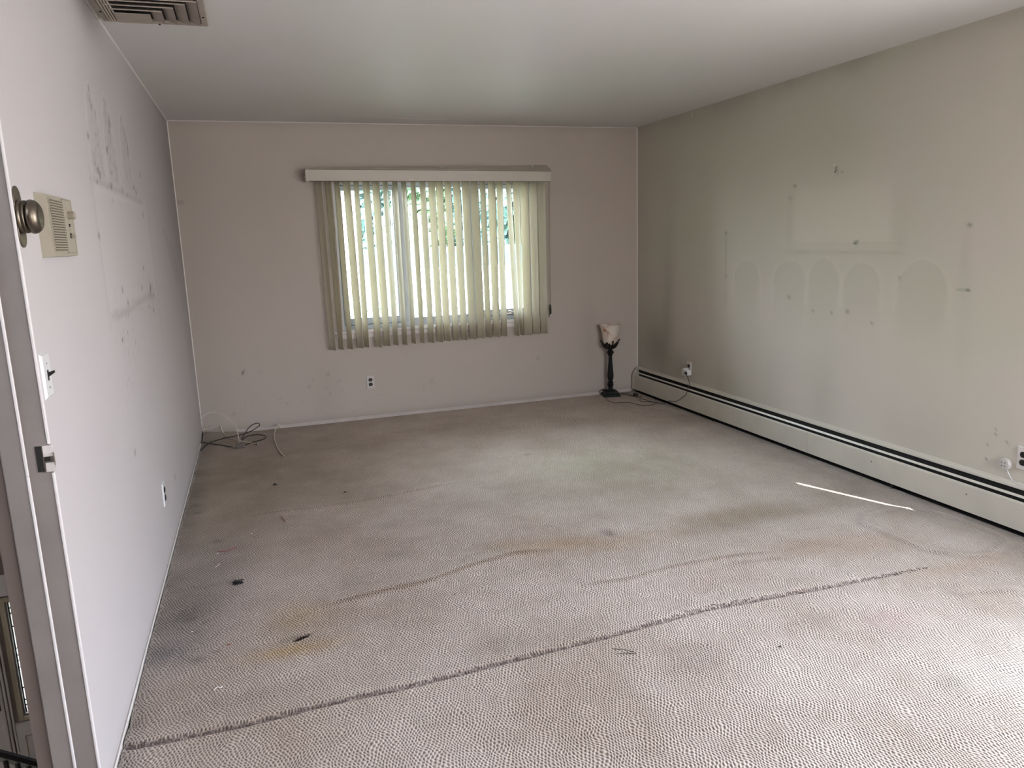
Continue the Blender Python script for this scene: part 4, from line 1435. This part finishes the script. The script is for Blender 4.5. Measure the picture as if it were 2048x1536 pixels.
def fl(pts, r=.0026, lift=.0):
    return [(x, y, cz(x, y) + r + lift + (z if z else 0)) for x, y, z in [(p + (0,))[:3] for p in pts]]


bm = bmesh.new()
main = fl([(3.52, 6.20), (3.464, 6.08), (3.476, 5.945), (3.509, 5.936), (3.595, 5.891), (3.634, 5.766), (3.708, 5.725), (3.770, 5.742), (3.800, 5.783),
           (3.790, 5.815), (3.770, 5.86), (3.785, 5.94), (3.760, 5.985), (3.715, 5.93), (3.722, 5.87), (3.765, 5.85, .006), (3.790, 5.76, .006)])
up = [(3.826, 5.690, .012), (3.842, 5.640, .045), (3.847, 5.520, .066), (3.847, 5.431, .112), (3.847, 5.362, .158), (3.846, 5.345, .192), (3.862, 5.340, .245), (3.872, 5.375, .285), (3.876, 5.405, .312)]
tube(bm, main + up, r_c, 8, 6)
obj('power_cord', bm, M['cord_brown'], lp, smooth=True)
bm = bmesh.new()
sw_ = fl([(3.64, 6.30), (3.70, 6.31), (3.755, 6.255), (3.752, 6.18), (3.785, 6.13), (3.800, 6.06), (3.778, 6.045), (3.745, 6.11), (3.735, 6.19), (3.675, 6.231), (3.60, 6.20)])
tube(bm, sw_, r_c, 8, 6)
lp2 = [(3.56, 6.32, .06), (3.545, 6.335, .055), (3.508, 6.335, .040), (3.500, 6.30, .022), (3.515, 6.26, .010)]
tube(bm, lp2, r_c, 8, 6)
obj('coiled_cord', bm, M['cord_brown'], lp, smooth=True)
bm = bmesh.new()
lathe(bm, [(.006, 0), (.014, .004), (.017, .020), (.017, .034), (.014, .050), (.006, .054)], (3.770, 6.150, cz(3.77, 6.15) + .013), (.3, -1, 0), 16)
obj('inline_switch', bm, M['cord_dark'], lp, smooth=True)
bm = bmesh.new()
lathe(bm, [(.010, 0), (.012, .003), (.011, .020), (.005, .028)], (3.878, 5.430, .330), (.0, -.9, -.45), 14)
obj('plug', bm, M['cord_dark'], lp, smooth=True)

# plug-in timer
tm = empty('plug_timer', (W - .012, 5.455, .333))
tag(tm, 'white round plug-in timer with dial in the outlet above the heater', 'timer')
bm = bmesh.new()
lathe(bm, [(.030, 0), (.032, .004), (.032, .034), (.029, .040), (.018, .042)], (W - .009, 5.458, .331), (-1, 0, 0), 28)
box(bm, (W - .045, 5.412, .305), (W - .009, 5.458, .350))
obj('body', bm, M['white_pl'], tm)
bm = bmesh.new()
lathe(bm, [(.024, 0), (.023, .005), (.016, .006), (.015, .002)], (W - .050, 5.458, .331), (-1, 0, 0), 28)
obj('dial', bm, M['plate'], tm)
bm = bmesh.new()
box(bm, (W - .047, 5.414, .312), (W - .0445, 5.432, .334))
obj('socket', bm, M['black_pl'], tm)

# ------------------------------------------------------------------ coax cables and splitter in the far left corner
sp_ = empty('cable_splitter', (.297, 5.87, 0))
tag(sp_, 'small silver cable splitter lying on the carpet near the left corner', 'splitter')
zs_ = cz(.297, 5.87)
bm = bmesh.new()
box(bm, (.266, 5.825, zs_ + .001), (.326, 5.865, zs_ + .036))
obj('housing', bm, M['nickel'], sp_, bevel=.003)
for x in (.288, .306):
    bm = bmesh.new()
    lathe(bm, [(.0045, 0), (.0045, .012), (.0062, .013), (.0062, .026), (.004, .028), (.004, .034)], (x, 5.862, zs_ + .024), (0, .75, .66), 12)
    obj('connector', bm, M['silver'], sp_)
bm = bmesh.new()
lathe(bm, [(.0045, 0), (.0045, .008), (.0062, .009), (.0062, .022), (.004, .024)], (.266, 5.842, zs_ + .012), (-1, .1, 0), 12)
obj('connector', bm, M['silver'], sp_)


def cable(name, pts, r, m_, label, cat='cable', tip=None):
    bm = bmesh.new()
    tube(bm, pts, r, 8, 8)
    if tip:
        o_ = empty(name, pts[0])
        obj('jacket', bm, M[m_], o_, smooth=True)
        bm = bmesh.new()
        d_ = Vector(tip[1])
        lathe(bm, [(.0035, 0), (.0042, .003), (.0042, .012), (.0058, .013), (.0058, .022), (.0035, .023), (.001, .027)], tip[0], d_, 12)
        obj('connector', bm, M['silver'], o_)
        bm = bmesh.new()
        lathe(bm, [(.0062, 0), (.0064, .003), (.0062, .006)], Vector(tip[0]) + d_.normalized() * .004, d_, 12)
        obj('boot', bm, M['cord_dark'], o_)
    else:
        o_ = obj(name, bm, M[m_], None, smooth=True)
    tag(o_, label, cat, 'loose coax cables in the left corner')
    return o_


A = [(.288, 5.890, zs_ + .048), (.284, 5.93, .085), (.280, 6.00, .128), (.252, 6.05, .165), (.198, 6.08, .210), (.148, 6.12, .232), (.095, 6.14, .240),
     (.040, 6.14, .215), (.016, 6.16, .160), (.016, 6.24, .085), (.018, 6.30, .045)]
cable('coax_cable', A, .0033, 'coax_white', 'white coax cable arching from the splitter up to the corner')
Bc = [(.012, 6.33, .070), (.060, 6.335, .072), (.125, 6.340, .084), (.146, 6.338, .084), (.150, 6.325, .055), (.165, 6.300, .022)] + \
     [(x, y, cz(x, y) + .005) for x, y in ((.190, 6.22), (.225, 6.14))] + [(.270, 6.05, zs_ + .012), (.340, 5.975, zs_ + .008), (.405, 5.890, zs_ + .006)]
cable('coax_cable', Bc, .0033, 'coax_white', 'thin white coax cable bent against the wall, its end past the splitter', tip=((.405, 5.890, zs_ + .006), (.75, -.66, 0)))
Cc = [(x, y, cz(x, y) + .005) for x, y in ((.012, 5.862), (.022, 5.875), (.058, 6.07), (.120, 6.15))] + \
     [(.200, 6.12, .030), (.296, 5.99, .070), (.369, 5.95, .096), (.425, 5.945, .124), (.447, 5.95, .142), (.429, 5.95, .157), (.383, 5.945, .143), (.340, 5.93, .102), (.312, 5.905, .060), (.306, 5.890, zs_ + .048)]
cable('coax_cable', Cc, .0036, 'cord_dark', 'black coax cable with one raised loop above the splitter')
Dc = [(.012, 6.12, cz(.012, 6.12) + .006), (.022, 6.11, cz(.02, 6.1) + .006)] + [(x, y, cz(x, y) + .005) for x, y in ((.064, 6.071), (.155, 5.975))] + [(.200, 5.90, zs_ + .010), (.246, 5.845, zs_ + .012)]
cable('coax_cable', Dc, .0036, 'cord_dark', 'black coax cable running flat from the left wall to the splitter side')
De = [(x, y, cz(x, y) + .006) for x, y in ((.300, 6.02), (.330, 6.14), (.378, 6.19), (.448, 6.165), (.485, 6.088), (.460, 6.01), (.401, 5.965), (.336, 5.905), (.330, 5.88))]
cable('coax_cable', De, .0036, 'cord_dark', 'black coax cable looping flat on the carpet right of the splitter')
Ec = [(.610, 6.315, .012), (.598, 6.318, .035), (.582, 6.300, .045), (.566, 6.250, .034)] + [(x, y, cz(x, y) + .005) for x, y in ((.546, 6.104), (.548, 5.882), (.567, 5.631), (.590, 5.46))]
cable('coax_cable', Ec, .0034, 'coax_white', 'white coax cable coming out of the baseboard onto open carpet', tip=((.590, 5.46, cz(.59, 5.46) + .006), (.2, -1, 0)))

# ------------------------------------------------------------------ wall hook, nail
hk = empty('picture_hook', (W, 3.831, 1.845))
tag(hk, 'small shiny picture hook on a nail high on the stained right wall', 'hook')
bm = bmesh.new()
tube(bm, [(W, 3.831, 1.853), (W - .014, 3.833, 1.857)], .0016, 8, 1)
lathe(bm, [(.0055, 0), (.0068, .002), (.005, .004), (.001, .005)], (W - .013, 3.833, 1.857), (-1, .1, .2), 16)
obj('nail', bm, M['highlight'], hk, smooth=True)  # whitened to paint the highlight on the nail head
bm = bmesh.new()
tube(bm, [(W - .002, 3.831, 1.853), (W - .003, 3.831, 1.825), (W - .009, 3.831, 1.814), (W - .013, 3.831, 1.822)], .0017, 8, 4)
obj('hook', bm, M['wire'], hk, smooth=True)
bm = bmesh.new()
tube(bm, [(W - .002, 5.446, 2.438), (W - .004, 5.446, 2.415), (W - .008, 5.444, 2.402)], .0018, 6, 3)
lathe(bm, [(.004, 0), (.006, .003), (.003, .007)], (W - .008, 5.444, 2.396), (0, 0, 1), 10)
o = obj('ceiling_hook', bm, M['white'], None)
tag(o, 'tiny white hook where the right wall meets the ceiling', 'hook')

# ------------------------------------------------------------------ litter on the carpet


def thread(name, pts, r, m_, label, cat):
    bm = bmesh.new()
    tube(bm, [(x, y, cz(x, y) + r + .001 + h_) for x, y, h_ in pts], r, 6, 5)
    tag(obj(name, bm, M[m_], None, smooth=True), label, cat)


thread('red_string', [(.216, 3.794, 0), (.240, 3.785, .002), (.263, 3.787, 0), (.288, 3.800, .002), (.307, 3.822, 0)], .0016, 'red', 'thin red string lying on the carpet near the left wall', 'string')
thread('white_stick', [(.213, 3.597, 0), (.234, 3.636, 0)], .0014, 'coax_white', 'short pale stick on the carpet in front of the red string', 'stick')
thread('brown_straw', [(.532, 4.19, 0), (.552, 4.075, 0)], .0022, 'straw', 'short rust brown sliver on the carpet below the far ridge', 'sliver')
thread('bent_wire', [(1.626, 2.259, .002), (1.633, 2.252, 0), (1.660, 2.235, .002), (1.690, 2.205, 0), (1.685, 2.196, .001), (1.655, 2.215, 0), (1.621, 2.221, 0)], .0012, 'wire', 'thin bent grey wire on the near carpet past the seam', 'wire')
thread('white_thread', [(.256, 2.529, 0), (.268, 2.540, .003), (.279, 2.534, .001), (.283, 2.545, 0)], .0014, 'white', 'small curl of white thread on the near left carpet', 'thread')


def crumb(name, x, y, s, m_, label, cat, flat=.45):
    bm = bmesh.new()
    bmesh.ops.create_icosphere(bm, subdivisions=2, radius=1)
    for v in bm.verts:
        k = 1 + .45 * noise.noise(v.co * 2.3 + Vector((x * 31, y * 17, 0)))
        v.co = Vector((v.co.x * s * k, v.co.y * s * .7 * k, v.co.z * s * flat * k)) + Vector((x, y, cz(x, y) + s * flat * .8))
    return tag(obj(name, bm, M[m_], None, smooth=True), label, cat, {'lint': 'white crumbs on the carpet', 'dark_crumb': 'dark crumbs on the carpet'}.get(name))


bm = bmesh.new()
for k in range(46):
    a = random.uniform(0, 6.28)
    c0 = Vector((.317 + random.gauss(0, .008), 3.375 + random.gauss(0, .010), 0))
    c0.z = cz(c0.x, c0.y) + random.uniform(.002, .008)
    e = c0 + Vector((math.cos(a), math.sin(a) * .8, 0)) * random.uniform(.008, .022) + Vector((0, 0, random.uniform(-.001, .005)))
    tube(bm, [c0, (c0 + e) / 2 + Vector((0, 0, .004)), e], .0016, 4, 2)
tag(obj('black_fluff', bm, M['fluff'], None), 'tuft of black fluff on the carpet near the left wall', 'fluff')
crumb('lint', .376, 3.983, .0050, 'white', 'tiny white crumb lying alone beyond the red string', 'crumb')
crumb('lint', .218, 3.775, .0040, 'white', 'tiny white crumb at the left end of the red string', 'crumb')
crumb('lint', .155, 2.99, .0040, 'white', 'tiny white crumb in the grey dirt patch by the left wall', 'crumb')
crumb('dark_crumb', .915, 4.458, .0075, 'fluff', 'round black crumb on the carpet behind the far ridge', 'crumb')
crumb('dark_crumb', .516, 4.793, .0095, 'fluff', 'dark clump on the carpet in front of the white cable end', 'crumb', .6)
crumb('dark_crumb', 2.189, 2.045, .0045, 'fluff', 'tiny black speck alone on the near right carpet', 'crumb')
crumb('red_crumb', .296, 2.83, .0060, 'straw', 'small reddish crumb on the near left carpet', 'crumb')

# ------------------------------------------------------------------ unseen side window added for the sun streak, and patio frame
w2 = empty('added_slit_window', (W + .07, (SY0 + SY1) / 2, SZ0))
tag(w2, kind='structure')
bm = bmesh.new()
for (a, b_, c_, d_) in ((SY0, SZ0, SY0 + .03, SZ1), (SY0 + .03, SZ0, SY1, SZ0 + .03), (SY0 + .03, SZ1 - .03, SY1, SZ1)):
    box(bm, (W + .10, a, b_), (W + .14, c_, d_))
obj('frame', bm, M['vinyl'], w2)
GAP0, GAP1 = 2.298, 2.362
bm = bmesh.new()
box(bm, (W + .002, SY0, SZ0), (W + .008, GAP0, SZ1))
box(bm, (W + .002, GAP1, SZ0), (W + .008, SY1, SZ1))
obj('shade', bm, M['blind_rail'], w2)  # unseen panels, their gap shaped to let the sun streak through
w3 = empty('window_3', (W + .07, .82, 0))
tag(w3, kind='structure')
bm = bmesh.new()
for (a, b_, c_, d_) in ((.15, 0, .20, 2.10), (1.45, 0, 1.50, 2.10), (.80, .05, .86, 2.05), (.20, 0, 1.45, .05), (.20, 2.05, 1.45, 2.10)):
    box(bm, (W + .04, a, b_), (W + .10, c_, d_))
obj('frame', bm, M['vinyl'], w3)

# ------------------------------------------------------------------ stairwell seen through the doorway
bm = bmesh.new()
FX0, FX1 = -2.9, -.135
# front wall of the entry, with openings for door, sidelight and added fill-light window
DX0, DX1, DZ0, DZ1 = -2.62, -1.662, -2.95, -.90
GX0, GX1, GZ0, GZ1 = -1.524, -1.30, -2.081, -1.131
yb0, yb1 = 6.33, 6.45
for (a, b_, c_, d_) in ((FX0, -3.0, DX0, H), (DX0, DZ1, DX1, .45), (DX1, -3.0, GX0, .45), (GX0, -3.0, GX1, GZ0), (GX0, GZ1, GX1, .45), (GX1, -3.0, FX1, .45),
                        (DX0, .45, -2.2, H), (-2.2, 1.85, -.7, H), (-.7, .45, FX1, H)):
    box(bm, (a, yb0, b_), (c_, yb1, d_))
box(bm, (FX0 - .1, .9, -3.0), (FX0, yb1, H))
box(bm, (FX0, .8, -3.0), (FX1, .9, H))
box(bm, (FX1, .9, -3.05), (-.02, 6.4, -.26))
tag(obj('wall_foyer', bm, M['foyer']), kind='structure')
bm = bmesh.new()
box(bm, (FX0, .9, -3.05), (FX1, yb1, -2.95))
tag(obj('floor_foyer', bm, M['tan']), kind='structure')
bm = bmesh.new()
box(bm, (FX0, .9, -.25), (FX1, 2.3, -.02))
for k in range(14):
    box(bm, (-1.95, 2.3 + k * .24, -2.96), (-.93, 2.3 + (k + 1) * .24 + .02, -.02 - (k + 1) * .20))
tag(obj('staircase', bm, M['tan']), kind='structure')

d2 = empty('door_2', ((DX0 + DX1) / 2, yb0, DZ0))
tag(d2, kind='structure')
bm = bmesh.new()
box(bm, (DX0 + .01, yb0 + .02, DZ0), (DX1 - .01, yb0 + .065, DZ1 - .01))
dl = obj('door_slab', bm, M['door'], d2, bevel=.003)
bm = bmesh.new()
for (a, b_, c_, d_) in ((DX1 - .012, DZ0, DX1 + .010, DZ1), (DX1 + .018, DZ0, DX1 + .034, DZ1), (DX1 + .046, DZ0, DX1 + .060, DZ1)):
    box(bm, (a, yb0 - .018, b_), (c_, yb0 + .002, d_))
obj('mullion_moulding', bm, M['door'], d2, bevel=.003)
bm = bmesh.new()
lathe(bm, [(.020, 0), (.020, .01), (.010, .02), (.010, .05), (.022, .055), (.022, .075), (.01, .08)], (-1.690, yb0 + .02, -1.945), (0, -1, 0), 16)
box(bm, (-1.715, yb0 + .004, -2.02), (-1.672, yb0 + .021, -1.82))
obj('handle_set', bm, M['bronze'], dl)
bm = bmesh.new()
box(bm, (DX1 + .062, yb0 - .012, -2.95), (-1.25, yb0 - .001, GZ0 - .06))
box(bm, (DX1 + .062, yb0 - .012, GZ1 + .06), (-1.25, yb0 - .001, DZ1))
obj('sidelight_panel', bm, M['door'], d2)
bm = bmesh.new()
for (a, b_, c_, d_) in ((GX0 - .045, GZ0 - .045, GX0 - .012, GZ1 + .045), (GX0 - .012, GZ0 - .045, GX1 + .03, GZ0 - .012), (GX0 - .012, GZ1 + .012, GX1 + .03, GZ1 + .045)):
    box(bm, (a, yb0 - .022, b_), (c_, yb0, d_))
box(bm, (-1.546, yb0 - .020, -2.75), (-1.538, yb0 - .011, -2.26))
box(bm, (-1.546, yb0 - .020, -2.268), (-1.30, yb0 - .011, -2.26))
obj('moulding', bm, M['tan'], d2, bevel=.003)
bm = bmesh.new()
box(bm, (GX0 - .01, yb0 + .03, GZ0 - .01), (GX1 + .01, yb0 + .036, GZ1 + .01))
pn = obj('leaded_glass', bm, M['glass'], d2)
bm = bmesh.new()
yy_ = yb0 + .026
for z in (-2.02, -1.975, -1.87, -1.345, -1.235, -1.19):
    box(bm, (GX0, yy_, z - .004), (GX1, yy_ + .012, z + .004))
box(bm, (GX0 - .003, yy_, GZ0), (GX0 + .006, yy_ + .012, GZ1))
box(bm, (GX0 + .040, yy_, GZ0), (GX0 + .046, yy_ + .012, GZ1))
for cz2 in (-1.56, -1.665):
    tube(bm, [(GX0 + .022 + .025 * math.cos(a), yy_ + .005, cz2 + .035 * math.sin(a)) for a in [k * math.pi / 8 for k in range(17)]], .003, 6, 1)
obj('lead_came', bm, M['cord_dark'], pn)

hr_ = empty('stair_railing', (-.93, 4.0, -1.8))
tag(hr_, 'black stair railing with turned balusters seen low through the doorway', 'railing')


def rz(y):
    return -.945 - (y - 4.0) * .833


bm = bmesh.new()
a_, b2 = Vector((-.915, 2.6, rz(2.6))), Vector((-.96, 5.3, rz(5.3)))
dirv = (b2 - a_)
prism(bm, [(-.022, -.028), (.022, -.028), (.026, .0), (.018, .024), (-.018, .024), (-.026, .0)], a_, (1, 0, 0), (0, 0, 1), dirv.normalized(), dirv.length)
obj('handrail', bm, M['rail'], hr_)
y = 2.75
while y < 5.25:
    x = -.915 - .045 * (y - 2.6) / 2.7
    zt = rz(y)
    bm = bmesh.new()
    zb = -.02 - (math.floor((y - 2.3) / .24) + 1) * .20 - .02
    hgt = zt - zb
    lathe(bm, [(.014, 0), (.014, hgt * .25), (.009, hgt * .30), (.017, hgt * .45), (.010, hgt * .70), (.012, hgt * .9), (.012, hgt)], (x, y, zb), (0, 0, 1), 12)
    obj('baluster', bm, M['rail'], hr_, smooth=True)
    y += .155


# ------------------------------------------------------------------ outside: rising lawn, drive, trees, neighbour
def gz(y):
    return -3.05 + max(0, min(1, (y - 9) / 36)) * 3.1


bm = bmesh.new()
ysq = [D + .17, 9] + list(np.linspace(12, 45, 12)) + [60, 120]
prev = None
for y in ysq:
    row = [bm.verts.new((x, y, gz(y) + (0 if y < 46 else (y - 45) * .02))) for x in (-70, -20, 0, 20, 80)]
    if prev:
        for k in range(4): bm.faces.new((prev[k], prev[k + 1], row[k + 1], row[k]))
    prev = row
tag(obj('ground', bm, M['lawn']), kind='structure')
bm = bmesh.new()
prev = None
for y in np.linspace(9.5, 44, 14):
    z = gz(y) + .03
    row = [bm.verts.new((.52 + .205 * y, y, z)), bm.verts.new((.52 + .335 * y, y, z))]
    if prev: bm.faces.new((prev[0], prev[1], row[1], row[0]))
    prev = row
tag(obj('driveway', bm, M['concrete']), kind='structure')
bm = bmesh.new()
box(bm, (-4.5, D + .18, -3.10), (.6, 13.0, -2.99))
tag(obj('added_pale_slab', bm, M['concrete']), kind='structure')  # pale slab added to brighten the view through the sidelight

bm = bmesh.new()
for k in range(52):
    box(bm, (5 + k * .30, 44.0, .02), (5 + k * .30 + .27, 44.08, 1.18))
fnc = empty('garden_fence', (12, 44, 0))
tag(fnc, 'teal boarded fence across the far lawn behind the blind', 'fence')
obj('boards', bm, M['teal'], fnc)
for k in range(9):
    bm = bmesh.new()
    box(bm, (5 + k * 1.95, 44.08, .0), (5.1 + k * 1.95, 44.18, 1.25))
    obj('post', bm, M['teal'], fnc)


def tree(x, y, z, h_, r, lm, label, seed, cat='tree', trunk=True, leaves=2600, ls=.22):
    o = empty('tree' if cat == 'tree' else 'shrub', (x, y, z))
    tag(o, label, cat, 'trees beyond the lawn' if cat == 'tree' else None)
    rr = random.Random(seed)
    bm = bmesh.new()
    if trunk:
        tube(bm, [(x, y, z - .1), (x + .1, y, z + h_ * .3), (x - .1, y, z + h_ * .6)], lambda t: .25 - .12 * t, 8, 3)
        for k in range(6):
            a = rr.uniform(0, 6.28)
            tube(bm, [(x, y, z + h_ * (.25 + .05 * k)), (x + math.cos(a) * r * .6, y + math.sin(a) * r * .6, z + h_ * (.45 + .06 * k))], .06, 6, 1)
    else:
        for k in range(14):
            a = rr.uniform(0, 6.28)
            q = rr.uniform(.3, .9)
            tube(bm, [(x, y, z), (x + math.cos(a) * r * q * .5, y + math.sin(a) * r * q * .5, z + h_ * .6), (x + math.cos(a) * r * q, y + math.sin(a) * r * q, z + h_ * rr.uniform(.9, 1.1))], .010, 5, 3)
    obj('trunk' if trunk else 'stems', bm, M['bark'], o)
    blobs = []
    for k in range(11):
        a = rr.uniform(0, 6.28)
        q = rr.uniform(0, .62) * r
        blobs.append((x + math.cos(a) * q, y + math.sin(a) * q, z + h_ * rr.uniform(.10 if trunk else .35, .86), r * rr.uniform(.35, .6)))
    bm = bmesh.new()
    for k in range(leaves):
        bx, by, bz, br = rr.choice(blobs)
        v = Vector((rr.gauss(0, 1), rr.gauss(0, 1), rr.gauss(0, 1))).normalized() * br * rr.uniform(.75, 1.05)
        c = Vector((bx, by, bz)) + v
        n_ = (v.normalized() + Vector((rr.uniform(-.7, .7), rr.uniform(-.7, .7), rr.uniform(-.7, .7)))).normalized()
        a1 = n_.orthogonal().normalized() * ls * rr.uniform(.6, 1.2)
        a2 = n_.cross(a1).normalized() * ls * .5
        c0 = [bm.verts.new(c - a1), bm.verts.new(c + a2 + n_ * ls * .1), bm.verts.new(c + a1), bm.verts.new(c - a2 + n_ * ls * .1)]
        bm.faces.new(c0)
    obj('crown', bm, M[lm], o)


spots = [(7.4, 50, 9, 3.0), (11.5, 58, 11, 3.4), (15.6, 49, 9, 3.0), (20.4, 58, 11, 3.4), (25, 50, 9.5, 3.1), (30.5, 60, 11, 3.4), (36, 54, 10, 3.2)]
back_spots = [(11.2, 72), (18.6, 72), (26.0, 72), (33.5, 72), (41.0, 72)]
names = ['leftmost of the trees behind the teal fence', 'second tree from left behind the teal fence', 'third tree from left behind the teal fence',
         'fourth tree from left behind the teal fence', 'fifth tree from left behind the teal fence', 'sixth tree from left behind the teal fence',
         'rightmost of the trees behind the teal fence']
for i, (x, y, h_, r) in enumerate(spots):
    tree(x, y, .0, h_, r, 'leaf2' if i % 2 == 0 else 'leaf', names[i], 100 + i, leaves=5200, ls=.50)
for i, (x, y) in enumerate(back_spots):
    tree(x, y, .3, 15, 3.6, 'leaf' if i % 2 else 'leaf2', ['leftmost', 'second', 'middle', 'fourth', 'rightmost'][i] + ' of the taller trees standing in the far back row', 300 + i, leaves=5200, ls=.62)
tree(2.05, 10.2, -3.0, 3.9, .75, 'leaf', 'green twiggy shrub growing just outside the left window sash', 5, 'shrub', False, 1500, .06)

hs = empty('house', (0, 36, 0))
tag(hs, 'pale neighbouring house glimpsed at the left of the window', 'house')
bm = bmesh.new()
box(bm, (-9, 33, -1.2), (4.9, 41, 5.6))
obj('walls', bm, M['siding'], hs)
bm = bmesh.new()
prism(bm, [(-.5, 5.6), (8.5, 5.6), (4, 8.6)], (-9.4, 33, 0), (0, 1, 0), (0, 0, 1), (1, 0, 0), 14.7)
obj('roof', bm, M['roof'], hs)
for x in (-6.5, -2.5, 1.2):
    bm = bmesh.new()
    box(bm, (x, 32.93, 2.2), (x + 1.2, 33.02, 3.8))
    obj('window', bm, M['carpaint'], hs)

cr_ = empty('car', (17.6, 40, 0))
tag(cr_, 'dark blue car parked beyond the lawn at the right of the window', 'car')
bm = bmesh.new()
prism(bm, [(0, .35), (.1, .75), (.9, .85), (1.5, 1.35), (3.0, 1.38), (3.7, .9), (4.3, .82), (4.4, .35)], (15.6, 39.2, gz(40)), (1, 0, 0), (0, 0, 1), (0, 1, 0), 1.7)
obj('body', bm, M['carpaint'], cr_)
for x in (16.5, 19.1):
    bm = bmesh.new()
    lathe(bm, [(.32, 0), (.34, .03), (.34, .17), (.32, .2), (.1, .2)], (x, 39.38, gz(40) + .34), (0, -1, 0), 20)
    obj('wheel', bm, M['tyre'], cr_)
